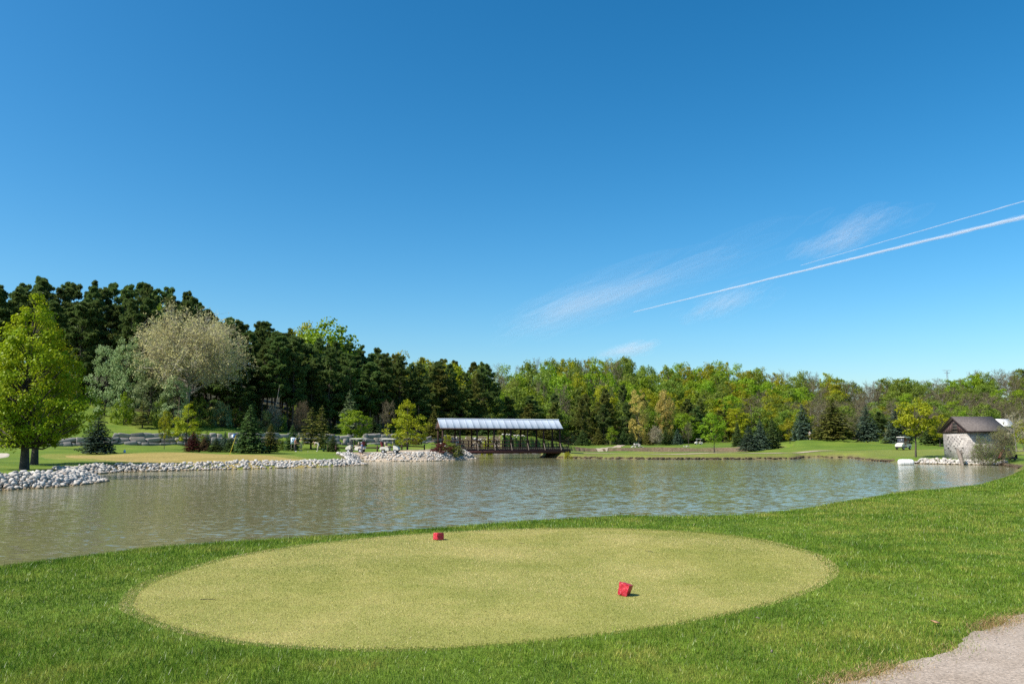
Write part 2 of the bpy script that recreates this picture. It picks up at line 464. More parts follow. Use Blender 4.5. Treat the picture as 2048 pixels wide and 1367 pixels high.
def hgt(x, y):
    x = np.asarray(x, float); y = np.asarray(y, float)
    num = np.zeros(x.shape); den = np.zeros(x.shape)
    for a, b, c in CP:
        w = 1.0 / ((x - a) ** 2 + (y - b) ** 2 + 3.0) ** 2
        num += w * c; den += w
    L = num / den
    dist = np.hypot(x, y)
    L = L + np.clip((dist - 16) / 30, 0, 1) * (.10 * np.sin(x * .21 + 1.1) * np.sin(y * .17 + .4) + .05 * np.sin(x * .5 + y * .37))
    L = L + .012 * np.sin(x * .9 + 2) * np.sin(y * .8)
    # boulder terraces and the hillside above them
    f = wall_f(x, y)
    fade = sstep((18 - x) / 16)
    upper = sstep((x + 64) / 10)
    terr = (1.0 * sstep(f / .8) + .85 * upper * sstep((f - 3.2) / .8) + .85 * (1 - upper) * sstep((f - 3) / 10)) * fade
    slope = np.interp(x, [-160, -120, -78, -54, -40, 0], [.27, .25, .19, .132, .022, .0])
    rise = slope * np.maximum(f - 5, 0)
    rise = 15 * np.tanh(rise / 15)
    L = L + terr + rise
    # low mound with the spruces on the right
    L = L + 1.55 * np.exp(-((x - 57) / 12.5) ** 2 - ((y - 152) / 12) ** 2) + .5 * np.exp(-((x - 72) / 14) ** 2 - ((y - 140) / 12) ** 2)
    # swale and swell in the rough on the right foreground
    L = L + .16 * np.exp(-((x - 9.5) / 3.0) ** 2 - ((y - 17) / 2.2) ** 2) + .25 * np.exp(-((x - 17) / 4) ** 2 - ((y - 24) / 3) ** 2)
    # wooded ridge
    amp = np.interp(x, [-60, 60, 120, 170, 240, 400], [19, 18, 16, 12, 20, 26])
    L = L + amp * sstep((y - 270) / 150) + 10 * sstep((y - 520) / 500)
    sd = pond_sd(x, y)
    rocky = ((x < -2) & (y > 30)) | ((x > 44) & (x < 62) & (y > 70) & (y < 90))
    width = np.where(y < 66, np.where((x < -15) & (y > 30), 1.7, 2.3), np.where(rocky, 1.9, .45))
    s = np.clip(sd / width, 0, 1)
    bank = np.where(width < 1, sstep(s * .5 + .5) * 2 - 1, 1 - (1 - s) ** 2)
    land = L * bank
    bed = -1.2 * sstep(-sd / 4.0) - .02
    return np.where(sd > 0, land, bed)

def H(x, y):
    return float(hgt(np.array([x]), np.array([y]))[0])

def axis(parts):
    out = []
    for a, b, st in parts:
        out.append(np.arange(a, b, st))
    return np.concatenate(out)

rngG = np.random.default_rng(5)
gx = axis([(-3000, -600, 300), (-600, -200, 40), (-200, -100, 5), (-100, -34, 1.0), (-34, -12, .6), (-12, 26, .4), (26, 80, .9), (80, 160, 4), (160, 400, 12), (400, 3001, 200)])
gy = axis([(-60, -8, 6), (-8, 24, .4), (24, 66, .7), (66, 130, .75), (130, 215, 1.5), (215, 340, 5), (340, 700, 15), (700, 5001, 300)])
GX, GY = np.meshgrid(gx, gy)
GZ = hgt(GX.ravel(), GY.ravel())
nx, ny = len(gx), len(gy)
ii, jj = np.meshgrid(np.arange(nx - 1), np.arange(ny - 1))
q = (jj * nx + ii).ravel()
me = mesh_np('ground', np.stack([GX.ravel(), GY.ravel(), GZ], 1), np.stack([q, q + 1, q + nx + 1, q + nx], 1))
smooth(me)

# front edge of the woods, as distance along the bearing x/y
def wood_front(px):
    return np.interp(px, [-200, 0, 110, 200, 450, 560, 640, 800, 950, 1100, 1300, 1500, 1700, 2048, 2300], [150, 150, 150, 152, 150, 156, 165, 180, 200, 240, 280, 290, 300, 320, 330])

zone = np.zeros((len(GZ), 4), np.float32); zone[:, 3] = 1
xf, yf = GX.ravel(), GY.ravel()
pxv = CX + FPX * xf / np.maximum(yf, 1) / 0.9925
wf = wood_front(pxv)
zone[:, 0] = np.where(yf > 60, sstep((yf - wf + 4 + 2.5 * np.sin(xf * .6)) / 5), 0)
SDV = pond_sd(xf, yf)
soil = np.where((xf > 1) & (yf > 66) & (SDV < .7), 1 - sstep((GZ - .15 - .10 * np.sin(xf * 1.7) * np.sin(yf * 2.1 + xf)) / .16), 0)
soil = np.maximum(soil, np.where((yf > 180) & (yf < 230) & (SDV > 0) & (SDV < 3), 1 - sstep((SDV - .8) / 1.2), 0))
soil = np.maximum(soil, np.where(SDV < 0, 1, 0))
soil = np.maximum(soil, np.where((xf < -2) & (yf > 30) & (SDV < 2.0) & (SDV > -1), .9, 0))
zone[:, 1] = np.clip(soil, 0, 1)
dry = .75 * np.exp(-((xf - 20) / 6) ** 2 - ((yf - 21) / 5) ** 2) + np.where((xf > 5) & (yf > 100) & (yf < 128), .35, 0)
zone[:, 2] = np.clip(dry, 0, 1)
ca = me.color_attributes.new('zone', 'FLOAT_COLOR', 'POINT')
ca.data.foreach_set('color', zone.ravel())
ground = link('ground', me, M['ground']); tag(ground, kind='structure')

# water sheet
wx = np.array([-120., 100.]); wy = np.array([8., 230.])
water = link('pond_water', mesh_np('pond_water', [(-110, 8, 0), (100, 8, 0), (100, 215, 0), (-110, 215, 0)], np.array([[0, 1, 2, 3]])), M['water'])
tag(water, kind='structure')

def poly_in(x, y, poly):
    ins = np.zeros(np.shape(x), bool); n = len(poly)
    for i in range(n):
        ax, ay = poly[i]; bx, by = poly[(i + 1) % n]
        c = (ay > y) != (by > y)
        ins ^= c & (x < (bx - ax) * (y - ay) / (by - ay + 1e-12) + ax)
    return ins

def smooth_poly(poly, k=6):
    """closed Catmull-Rom"""
    out = []; n = len(poly); Pn = np.array(poly, float)
    for i in range(n):
        p0, p1, p2, p3 = Pn[i - 1], Pn[i], Pn[(i + 1) % n], Pn[(i + 2) % n]
        for t in np.arange(k) / k:
            out.append(.5 * ((2 * p1) + (p2 - p0) * t + (2 * p0 - 5 * p1 + 4 * p2 - p3) * t * t + (3 * p1 - p0 - 3 * p2 + p3) * t ** 3))
    return np.array(out)

def sheet(name, poly, mat, off, rings=14):
    """a sheet of turf or gravel lying on the ground inside an outline"""
    poly = np.array(poly); c = poly.mean(0); n = len(poly)
    V = [c]
    for r in range(1, rings + 1):
        V.extend(list(c + (poly - c) * (r / rings)))
    V = np.array(V)
    z = hgt(V[:, 0], V[:, 1]) + off
    z[-n:] -= off + .03
    F3 = np.array([[0, 1 + i, 1 + (i + 1) % n] for i in range(n)])
    F4 = []
    for r in range(rings - 1):
        a = 1 + r * n; b = a + n
        i = np.arange(n); k = (i + 1) % n
        F4.append(np.stack([a + i, b + i, b + k, a + k], 1))
    o = link(name, smooth(mesh_np(name, np.column_stack([V, z]), [F3, np.concatenate(F4)])), mat)
    tag(o, kind='structure')
    return o

def strip(name, line, w, mat, off, seg=4):
    """path along a centre line"""
    L = np.array(line, float); pts = []
    for i in range(len(L) - 1):
        d = np.linalg.norm(L[i + 1] - L[i]); m = max(2, int(d / 1.0))
        for t in np.arange(m) / m: pts.append(L[i] + (L[i + 1] - L[i]) * t)
    pts.append(L[-1]); pts = np.array(pts)
    T = np.gradient(pts, axis=0); T /= np.linalg.norm(T, axis=1)[:, None]
    N = np.stack([-T[:, 1], T[:, 0]], 1); k = seg + 1
    rg = np.random.default_rng(3); ww = w * (1 + .12 * np.sin(np.arange(len(pts)) * .7) + .06 * rg.standard_normal(len(pts)))
    V = (pts[:, None, :] + N[:, None, :] * (np.linspace(-.5, .5, k)[None, :, None] * ww[:, None, None])).reshape(-1, 2)
    z = hgt(V[:, 0], V[:, 1]) + off
    i = np.arange(len(pts) - 1)[:, None] * k; j = np.arange(seg)[None, :]
    F = np.stack([i + j, i + j + 1, i + j + k + 1, i + j + k], -1).reshape(-1, 4)
    o = link(name, smooth(mesh_np(name, np.column_stack([V, z]), F)), mat); tag(o, kind='structure')
    return o

tee_px = [(258, 1208), (290, 1168), (390, 1133), (520, 1105), (700, 1081), (870, 1066), (1030, 1059), (1200, 1057), (1380, 1064), (1500, 1078), (1600, 1100), (1655, 1126), (1663, 1147), (1635, 1168), (1555, 1200), (1400, 1238),
          (1230, 1264), (1010, 1286), (800, 1297), (600, 1293), (450, 1279), (345, 1255), (282, 1230)]
TEE = smooth_poly([P(a, b, .85) for a, b in tee_px], 5)
TEE = TEE.mean(0) + (TEE - TEE.mean(0)) * 1.022
sheet('tee_turf', TEE, M['tee'], .010, 24)
green_px = [(95, 914, .75), (160, 908.5, 1.0), (300, 906, 1.08), (450, 906, 1.08), (560, 909, .98), (640, 914, .85), (690, 919, .72), (660, 922.5, .65), (560, 924, .66), (420, 923, .70), (300, 923, .70), (190, 921, .70), (120, 919, .7)]
PUTT = smooth_poly([P(a, b, z) for a, b, z in green_px], 5)
cg = PUTT.mean(0)
sheet('fringe_turf', cg + (PUTT - cg) * np.array([1.08, 1.12]), M['fringe'], .03, 16)
sheet('putting_green', cg + (PUTT - cg) * np.array([.90, .86]), M['green'], .06, 16)
sheet('sand_bunker', smooth_poly([P(-40, 915, .75), P(-20, 908, .95), P(8, 908, .95), P(20, 912, .85), P(14, 916, .75), P(-10, 918, .72)], 4), M['sand'], .05, 8)
# gravel apron where the carts stand, leading on to the bridge
sheet('gravel_apron', smooth_poly([(-21.5, 101.5), (-17, 98.8), (-12, 98.6), (-8.5, 101), (-5.5, 104.5), (-5.2, 108.5), (-8, 112.5), (-11.5, 114.8), (-14, 111.5), (-17, 108.0), (-21, 105)], 5), M['path'], .05, 12)
strip('cart_path', [(4.5, 120.2), (9, 120.2), (18, 119.8), (30.5, 116.8), (39, 119), (47.5, 125), (52, 126), (57, 119.5), (63, 114.5), (70, 110), (80, 106)], 1.6, M['path'], .05)
strip('cart_path', [(-14, 112), (-9, 122), (1, 136), (14, 160), (28, 215), (38, 262)], 2.2, M['path'], .06)
# gravel track at the lower right
ga = np.array(P(1690, 1367, .85)); gb = np.array(P(2048, 1240, .85))
gd = (gb - ga) / np.linalg.norm(gb - ga); gn = np.array([gd[1], -gd[0]])
rngT = np.random.default_rng(8)
edge = []
for t in np.arange(-4, 15, .08):
    wob = .08 * math.sin(t * 1.6) + .04 * math.sin(t * 4.7 + 1) + .012 * rngT.standard_normal()
    edge.append(ga + gd * t + gn * wob)
far_side = [ga + gd * t + gn * 3.2 for t in np.arange(-4, 15, .08)]
TRACK = np.array(edge + far_side[::-1])
TV = []
for e_, f_ in zip(edge, far_side):
    for k_ in np.linspace(0, 1, 9): TV.append(e_ + (f_ - e_) * k_)
TV = np.array(TV); tz_ = hgt(TV[:, 0], TV[:, 1]) + .014
qi = np.array([[i * 9 + j, i * 9 + j + 1, i * 9 + j + 10, i * 9 + j + 9] for i in range(len(edge) - 1) for j in range(8)])
tag(link('gravel_track', smooth(mesh_np('gravel_track', np.column_stack([TV, tz_]), qi)), M['gravel']), kind='structure')

# ------------------------------------------------------------------ grass blades on the near bank
def blades(name, X, Y, h, w, mat, lean, seed, zoff=0.0):
    rg = np.random.default_rng(seed); n = len(X)
    Z = hgt(X, Y) + zoff
    a = rg.random(n) * 2 * math.pi
    hh = h * (.45 + .9 * rg.random(n) + .5 * (rg.random(n) > .93)); ww = w * (.7 + .6 * rg.random(n))
    la = rg.random(n) * 2 * math.pi; ll = hh * lean * rg.random(n)
    base = np.stack([X, Y, Z - .003], 1)
    side = np.stack([np.cos(a), np.sin(a), np.zeros(n)], 1) * (ww / 2)[:, None]
    tip = base + np.stack([np.cos(la) * ll, np.sin(la) * ll, hh], 1)
    V = np.stack([base - side, base + side, tip], 1).reshape(-1, 3)
    F = np.arange(3 * n).reshape(-1, 3)
    o = link(name, mesh_np(name, V, F), mat)
    return o

def scatter_view(n, d0, d1, seed, umin=-.78, umax=.78, p=1.0):
    """points on the near ground between two distances, thinning with distance"""
    rg = np.random.default_rng(seed)
    t = rg.random(n)
    y = (d0 ** p + t * (d1 ** p - d0 ** p)) ** (1 / p)
    u = umin + (umax - umin) * rg.random(n)
    return u * y, y

X, Y = scatter_view(1050000, 4.6, 30, 11, p=.45)
jx = np.random.default_rng(77).standard_normal((2, len(X)))
inl = ~poly_in(X + jx[0] * .10, Y + jx[1] * .10, TEE) & ~poly_in(X + jx[0] * .09, Y + jx[1] * .09, TRACK)
sd = pond_sd(X, Y)
keep = inl & (sd > .25)
X, Y, sd = X[keep], Y[keep], sd[keep]
dd = np.hypot(X, Y)
ln = np.sin(X * .8 + 1.3) * np.sin(Y * .9) * .25 + np.sin(X * 2.3) * np.sin(Y * 2.0 + 1) * .12 + 1
hb = .036 * ln * (1 + .5 * np.exp(-((sd - 1.4) / 1.0) ** 2)) * (1 + .25 * np.clip((dd - 10) / 15, 0, 1))
g1 = blades('rough_grass', X, Y, hb, .0052 * (dd / 7) ** .75, M['blade'], .9, 21)
tag(g1, 'longer green rough grass growing around the tee and along the bank', 'grass', kind='stuff')
X, Y = scatter_view(160000, 28, 72, 12, .05, .80, p=.6)
sd = pond_sd(X, Y); keep = (sd > .2) & (Y < 66)
X, Y = X[keep], Y[keep]; dd = np.hypot(X, Y)
g2 = blades('rough_grass', X, Y, .07 + 0 * X, .018 * (dd / 28), M['blade'], .8, 22)
tag(g2, 'mown green grass on the right bank running out along the water', 'grass', kind='stuff')
rg = np.random.default_rng(31)
bx0, by0 = TEE.min(0); bx1, by1 = TEE.max(0)
n = 520000
X = bx0 + (bx1 - bx0) * rg.random(n); Y = by0 + (by1 - by0) * rg.random(n) ** 1.15
k = poly_in(X, Y, TEE); X, Y = X[k], Y[k]
dd = np.hypot(X, Y)
g3 = blades('tee_grass', X, Y, .013 + 0 * X, .0042 * (dd / 7) ** .7, M['teeblade'], 1.4, 23, .010)
tag(g3, 'closely mown yellowish grass of the oval tee', 'grass', kind='stuff')

# worn, dried-out fringe along the gravel track
rg = np.random.default_rng(33); n = 26000
t_ = rg.uniform(-1.5, 7, n); w_ = rg.normal(0, .085, n) - .02
keep = (np.sin(t_ * 2.3 + 1) + .7 * np.sin(t_ * 5.1) + .5 * rg.standard_normal(n)) > .1
t_, w_ = t_[keep], w_[keep]
PX = ga[0] + gd[0] * t_ + gn[0] * (w_ + .08 * np.sin(t_ * 1.6)); PY = ga[1] + gd[1] * t_ + gn[1] * (w_ + .08 * np.sin(t_ * 1.6))
M['dryblade'] = mat_blade('dried_grass_blades', [(.26, .16, .07), (.32, .21, .09), (.38, .26, .12), (.44, .33, .17)], .2, 2.0, .35)
g4 = blades('dry_grass', PX, PY, .02 + 0 * PX, .005 + 0 * PX, M['dryblade'], 1.8, 24, .012)
tag(g4, 'dried brown grass fringe along the edge of the gravel track', 'grass', kind='stuff')

# ------------------------------------------------------------------ trees: prototypes
def unit(v):
    return v / (np.linalg.norm(v, axis=-1, keepdims=True) + 1e-9)

def kites(C, N, size, rg, aspect=.62, fold=.18, D=None):
    """one four-cornered leaf per centre: C (n,3), N normals, size (n,), D optional long direction"""
    n = len(C)
    A = D if D is not None else unit(np.cross(N, rg.standard_normal((n, 3))))
    if D is not None:
        N = unit(N - A * np.sum(N * A, 1, keepdims=True))
    B = np.cross(N, A)
    s = np.asarray(size)[:, None]
    V = np.stack([C - A * s * .5, C - B * s * .5 * aspect + N * s * fold * .5, C + A * s * .5, C + B * s * .5 * aspect + N * s * fold * .5], 1).reshape(-1, 3)
    return V, np.arange(4 * n).reshape(-1, 4)

SHAPES = {
    'round': lambda t: np.sqrt(np.clip(1 - (1.9 * t - .92) ** 2, 0, 1)) * .98 + .02,
    'oval': lambda t: np.sqrt(np.clip(1 - (2 * t - .85) ** 2 / 1.32, 0.0, 1)),
    'pyramid': lambda t: np.clip(np.interp(t, [0, .08, .25, .5, .75, .92, 1], [.55, .9, 1.0, .78, .47, .2, .04]), 0, 1),
    'dome': lambda t: np.sqrt(np.clip(1 - t ** 2.1, 0, 1)),
}

def proto_broad(seed, Ht=10.0, Rr=3.6, base=.22, shape='round', nc=75, per=64, leaf=.26, cr=.85, trunk_r=.16, lean=0.0):
    rg = np.random.default_rng(seed)
    sh = SHAPES[shape]
    t = rg.random(nc * 6); a = rg.random(nc * 6) * 2 * math.pi
    keep = rg.random(nc * 6) < sh(t) ** 1.3 + .04
    t, a = t[keep][:nc], a[keep][:nc]; m = len(t)
    ph = rg.random(6) * 6.28
    lump = 1 + .16 * np.sin(2 * a + ph[0] + 3 * t) + .12 * np.sin(3 * a + ph[1] - 5 * t) + .10 * np.sin(9 * t + ph[2] + a)
    rr = Rr * sh(t) * lump * np.sqrt(.18 + .82 * rg.random(m)) * .92
    z = Ht * (base + (1 - base) * t) - cr * .2
    zl = Ht * base
    C = np.stack([rr * np.cos(a) + lean * z, rr * np.sin(a), z], 1)
    axis_pt = np.stack([lean * z, 0 * z, z - .25 * Ht * .3], 1)
    out = unit(C - axis_pt + 1e-3)
    # leaves
    cc = np.repeat(C, per, 0); oo = np.repeat(out, per, 0)
    rad = np.repeat(cr * (.55 + .75 * rg.random(m)), per)
    off = unit(rg.standard_normal((len(cc), 3))) * (rg.random(len(cc)) ** .45)[:, None] * rad[:, None]
    off[:, 2] *= .68
    L = cc + off
    N = unit(rg.standard_normal(L.shape) * .8 + oo * .55 + unit(off) * .5 + np.array([0, 0, .55]))
    V, F = kites(L, N, leaf * (.6 + .8 * rg.random(len(L))), rg, .75)
    crown = mesh_np('crown', V, F)
    # trunk and limbs
    mb = MB(); k = 8
    tz = np.linspace(-.25, Ht * (base + (1 - base) * .82), k)
    wob = np.cumsum(rg.standard_normal((k, 2)) * .035, 0) * (Ht / 10)
    path = np.column_stack([wob[:, 0] + lean * tz, wob[:, 1], tz])
    rads = trunk_r * np.interp(np.linspace(0, 1, k), [0, .08, .3, 1], [1.35, 1.05, .85, .12])
    mb.tube(path, rads, 8)
    for i in rg.permutation(m)[:int(m * .55)]:
        zc = C[i, 2]; z0 = max(Ht * base * .85, zc - (rr[i] * .75 + .1 * Ht * rg.random()))
        z0 = min(z0, tz[-2])
        p0 = np.array([np.interp(z0, tz, path[:, 0]), np.interp(z0, tz, path[:, 1]), z0])
        mid = p0 * .45 + C[i] * .55 + np.array([0, 0, -.05 * rr[i]]) + rg.standard_normal(3) * .08
        r0 = trunk_r * .34 * (1 - .6 * z0 / Ht)
        mb.tube([p0, mid, C[i]], [r0, r0 * .6, r0 * .2], 5, False)
    return mb.mesh('trunk', True), crown

def proto_bare(seed, Ht=14.0, Rr=4.2, base=.25, shape='round', l1=16, l2=7, l3=7, l4=5, tw=.045, buds=1800, bud=.16, trunk_r=.2, up=.75):
    rg = np.random.default_rng(seed)
    mb = MB(); k = 9
    tz = np.linspace(-.3, Ht * .8, k)
    wob = np.cumsum(rg.standard_normal((k, 2)) * .06, 0) * (Ht / 14)
    path = np.column_stack([wob, tz])
    mb.tube(path, trunk_r * np.interp(np.linspace(0, 1, k), [0, .1, 1], [1.4, 1, .2]), 7)
    sh = SHAPES[shape]
    ends = []
    for i in range(l1):
        t = (i + rg.random()) / l1
        z0 = Ht * (base * .8 + (.8 - base * .8) * t * .95)
        a = i * 2.4 + rg.random()
        tt = min(1, t * .75 + .25)
        tip = np.array([math.cos(a), math.sin(a), 0]) * Rr * float(sh(np.array(tt))) * (.7 + .3 * rg.random())
        tip[2] = Ht * (base + (1 - base) * min(1.0, tt * (.92 + .1 * rg.random())))
        p0 = np.array([np.interp(z0, tz, path[:, 0]), np.interp(z0, tz, path[:, 1]), z0])
        mid = p0 * .5 + tip * .5 + rg.standard_normal(3) * .25
        r0 = trunk_r * .45 * (1 - .5 * t)
        mb.tube([p0, mid, tip], [r0, r0 * .6, r0 * .2], 5, False)
        ends.append((p0, mid, tip))
    trunk = mb.mesh('trunk', True)
    # twigs as thin tapering blades, three orders
    def sub(bases, dirs, L, num, spread):
        n = len(bases)
        b = np.repeat(bases, num, 0); d = np.repeat(dirs, num, 0)
        nd = unit(d + rg.standard_normal(d.shape) * spread + np.array([0, 0, up * .35]))
        return b, nd, L * (.5 + .7 * rg.random(len(b)))
    P0 = []; D0 = []
    for p0, mid, tip in ends:
        for s in rg.random(l2):
            s = .25 + .75 * s
            pt = (mid + (tip - mid) * (s - .5) * 2) if s > .5 else p0 + (mid - p0) * s * 2
            P0.append(pt); D0.append(tip - p0)
    P0 = np.array(P0); D0 = unit(np.array(D0))
    VV = []; FF = []; nv = 0
    def ribbons(b, d, L, w):
        nonlocal nv
        s = unit(np.cross(d, rg.standard_normal(d.shape)))
        tip = b + d * L[:, None]
        V = np.stack([b - s * w / 2, b + s * w / 2, tip], 1).reshape(-1, 3)
        VV.append(V); FF.append(np.arange(len(V)).reshape(-1, 3) + nv); nv += len(V)
        return tip
    b, d, L = sub(P0, D0, Rr * .42, 1, .7); t1 = ribbons(b, d, L, tw * 2.2)
    s = rg.random((len(b), l3)); B2 = (b[:, None, :] + d[:, None, :] * (L[:, None] * (.2 + .8 * s))[:, :, None]).reshape(-1, 3); Dd = np.repeat(d, l3, 0)
    b2, d2, L2 = sub(B2, Dd, Rr * .24, 1, .75); ribbons(b2, d2, L2, tw * 1.2)
    s = rg.random((len(b2), l4)); B3 = (b2[:, None, :] + d2[:, None, :] * (L2[:, None] * (.2 + .8 * s))[:, :, None]).reshape(-1, 3); Dd = np.repeat(d2, l4, 0)
    b3, d3, L3 = sub(B3, Dd, Rr * .13, 1, .8); t3 = ribbons(b3, d3, L3, tw * .8)
    twigs = mesh_np('twigs', np.concatenate(VV), np.concatenate(FF))
    idx = rg.integers(0, len(t3), buds)
    C = t3[idx] + rg.standard_normal((buds, 3)) * .12
    V, F = kites(C, unit(rg.standard_normal(C.shape) + np.array([0, 0, .4])), bud * (.6 + .8 * rg.random(buds)), rg, .6)
    return trunk, twigs, mesh_np('crown', V, F)

def proto_spruce(seed, Ht=8.0, Rr=2.3, base=.04, whorls=32, nb=11, dens=13, size=.40, droop=.22, thin=0.0):
    rg = np.random.default_rng(seed)
    C = []; N = []; D = []; Sz = []
    mb = MB()
    mb.tube([(0, 0, -.2), (0, 0, Ht * .5), (0, 0, Ht * .97)], [Ht * .016, Ht * .009, .01], 7)
    for i in range(whorls):
        t = (i + .5 * rg.random()) / whorls
        z = Ht * (base + (1 - base) * t ** .95)
        rad = Rr * (1 - t) ** .82 * (.86 + .22 * rg.random()) + .05
        if t < .06: rad *= .85
        n = max(4, int(nb * (1 - .55 * t)))
        a0 = rg.random() * 6.28
        for j in range(n):
            if rg.random() < thin: continue
            a = a0 + j * 2 * math.pi / n + rg.normal() * .22
            l = rad * (.72 + .42 * rg.random())
            dr = np.array([math.cos(a), math.sin(a)])
            m = max(4, int(dens * l / Rr * 2.0) + 2)
            s = np.sort(rg.random(m)) * .92 + .08
            for q in s:
                up = .12 * l * math.sin(q * 2.6) - droop * l * q ** 1.3 + .06 * l * q ** 4
                pt = np.array([dr[0] * l * q, dr[1] * l * q, z + up])
                side = (rg.random() - .5) * 2
                perp = np.array([-dr[1], dr[0]])
                sp = .30 * l * (1 - .55 * q) * side
                pt[:2] += perp * sp; pt[2] -= abs(sp) * .25 + rg.random() * .05
                dd = np.array([dr[0], dr[1], -.15 - .2 * rg.random()]) + np.array([perp[0], perp[1], 0]) * side * .9
                C.append(pt); D.append(dd); N.append(np.array([0, 0, 1.0]) + rg.standard_normal(3) * .45 + np.array([dr[0], dr[1], 0]) * .3)
                Sz.append(size * (.65 + .6 * rg.random()) * (.55 + .45 * (1 - t)) )
            if i % 2 == 0 and l > .4:
                mb.tube([(0, 0, z), (dr[0] * l * .8, dr[1] * l * .8, z - droop * l * .6)], [.022, .006], 4, False)
    C = np.array(C); N = unit(np.array(N)); D = unit(np.array(D)); Sz = np.array(Sz)
    V, F = kites(C, N, Sz, rg, .52, .25, D)
    V2, F2 = kites(C + rg.standard_normal(C.shape) * .05 + np.array([0, 0, -.06]), unit(N + rg.standard_normal(N.shape) * .9), Sz * .85, rg, .45, .25, unit(D + rg.standard_normal(D.shape) * .5))
    top = np.array([[0, 0, Ht * (.93 + .07 * k / 6)] for k in range(7)])
    V3, F3 = kites(top, unit(rg.standard_normal(top.shape)), np.full(7, size * .5), rg, .4, .2, unit(np.array([[.1, .1, 1.0]] * 7) + rg.standard_normal((7, 3)) * .3))
    crown = mesh_np('crown', np.concatenate([V, V2, V3]), np.concatenate([F, F2 + len(V), F3 + len(V) + len(V2)]))
    return mb.mesh('trunk', True), crown

def proto_pine(seed, Ht=20.0, Rr=3.3, base=.34, whorls=12, nb=6, tuft=26, size=.43, sparse=0.0):
    rg = np.random.default_rng(seed)
    mb = MB(); k = 8
    tz = np.linspace(-.4, Ht * .98, k)
    wob = np.cumsum(rg.standard_normal((k, 2)) * .08, 0)
    path = np.column_stack([wob, tz])
    mb.tube(path, Ht * .0115 * np.linspace(1.2, .08, k), 7)
    tips = []; outd = []; rs = []
    for i in range(whorls):
        t = (i + .6 * rg.random()) / whorls
        z = Ht * (base + (1 - base) * t)
        zw = Ht * .5 / whorls
        prof = np.interp(t, [0, .12, .35, .7, .9, 1], [.62, .92, 1.0, .70, .36, .08])
        cx, cyy = np.interp(z, tz, path[:, 0]), np.interp(z, tz, path[:, 1])
        for j in range(nb):
            if rg.random() < sparse: continue
            a = rg.random() * 6.28
            l = Rr * prof * (.45 + .75 * rg.random())
            rise = l * (.10 + .25 * rg.random()) * (1 if t > .25 else .2)
            p0 = np.array([cx, cyy, z + rg.uniform(-1, 1) * zw]); tip = p0 + np.array([math.cos(a) * l, math.sin(a) * l, rise])
            mb.tube([p0, p0 * .5 + tip * .5 - np.array([0, 0, .08 * l]), tip], [.05, .035, .015], 4, False)
            for s in (.38, .58, .76, .9, 1.0):
                for _ in range(2 if s > .5 else 1):
                    w = (1.05 - s * .6) * l * .38
                    perp = np.array([-math.sin(a), math.cos(a), 0]) * (rg.random() - .5) * 2 * w
                    tips.append(p0 + (tip - p0) * s + perp + np.array([0, 0, (rg.random() - .5) * .26 * w]))
                    outd.append((math.cos(a), math.sin(a), .55)); rs.append(.34 + .30 * rg.random())
    # dead lower branches
    for i in range(9):
        z = Ht * (.08 + (base - .08) * rg.random()); a = rg.random() * 6.28; l = .6 + 1.4 * rg.random()
        mb.tube([(np.interp(z, tz, path[:, 0]), np.interp(z, tz, path[:, 1]), z), (math.cos(a) * l, math.sin(a) * l, z + .1)], [.035, .01], 3, False)
    for q in range(4):
        tips.append(np.array([path[-1, 0], path[-1, 1], Ht * (.93 + .02 * q)])); outd.append((0, 0, 1.6)); rs.append(.22)
    C = np.repeat(np.array(tips), tuft, 0); O = np.repeat(unit(np.array(outd)), tuft, 0); rr = np.repeat(np.array(rs), tuft)
    D = unit(O * .7 + rg.standard_normal(O.shape) * np.array([.8, .8, .55]) + np.array([0, 0, .12]))
    C = C + D * rr[:, None] * .75
    N = unit(rg.standard_normal(C.shape) * .6 + np.array([0, 0, .8]))
    V, F = kites(C, N, size * (.7 + .6 * rg.random(len(C))), rg, .42, .2, D)
    return mb.mesh('trunk', True), mesh_np('crown', V, F)

PR = {}
PR['round'] = [proto_broad(100 + i, 12, 4.4, .10, 'round', 115, 66, .32, 1.15, .2) for i in range(4)]
PR['oval'] = [proto_broad(120 + i, 14, 3.9, .08, 'oval', 115, 64, .32, 1.1, .2) for i in range(3)]
PR['dome'] = [proto_broad(130 + i, 12, 5.0, .12, 'dome', 110, 60, .36, 1.2, .2) for i in range(2)]
PR['young'] = [proto_broad(140 + i, 6, 2.2, .27, 'round', 85, 60, .17, .52, .085) for i in range(3)]
PR['high'] = [proto_broad(146, 6, 2.3, .40, 'round', 95, 60, .17, .50, .10, .06)]
PR['pyr'] = [proto_broad(150 + i, 8, 3.1, .14, 'pyramid', 110, 60, .18, .55, .11) for i in range(2)]
PR['bigmaple'] = [proto_broad(161, 11.8, 4.3, .15, 'pyramid', 330, 84, .155, .62, .26), proto_broad(167, 11.8, 4.0, .16, 'pyramid', 240, 70, .17, .66, .24)]
PR['shrub'] = [proto_broad(170 + i, 2.0, 1.5, .02, 'dome', 60, 50, .13, .34, .05) for i in range(3)]
PR['silver'] = [proto_broad(180 + i, 12, 3.6, .05, 'oval', 110, 55, .24, .85, .14) for i in range(2)]
PR['spruce'] = [proto_spruce(200 + i) for i in range(4)]
PR['sparse'] = [proto_spruce(210 + i, 8, 2.2, .12, 20, 8, 11, .42, .1, .22) for i in range(2)]
PR['pine'] = [proto_pine(220 + i, 20, 3.4, [.28, .34, .24, .38, .2][i], 14, 6) for i in range(5)]
PR['lowpine'] = [proto_pine(240 + i, 15, 3.4, .10, 17, 5) for i in range(3)]
PB = {}
PB['bare'] = [proto_bare(300 + i) for i in range(4)]
PB['poplar'] = [proto_bare(310, 22, 10.5, .36, 'round', 34, 9, 8, 6, .055, 22000, .32, .55)]
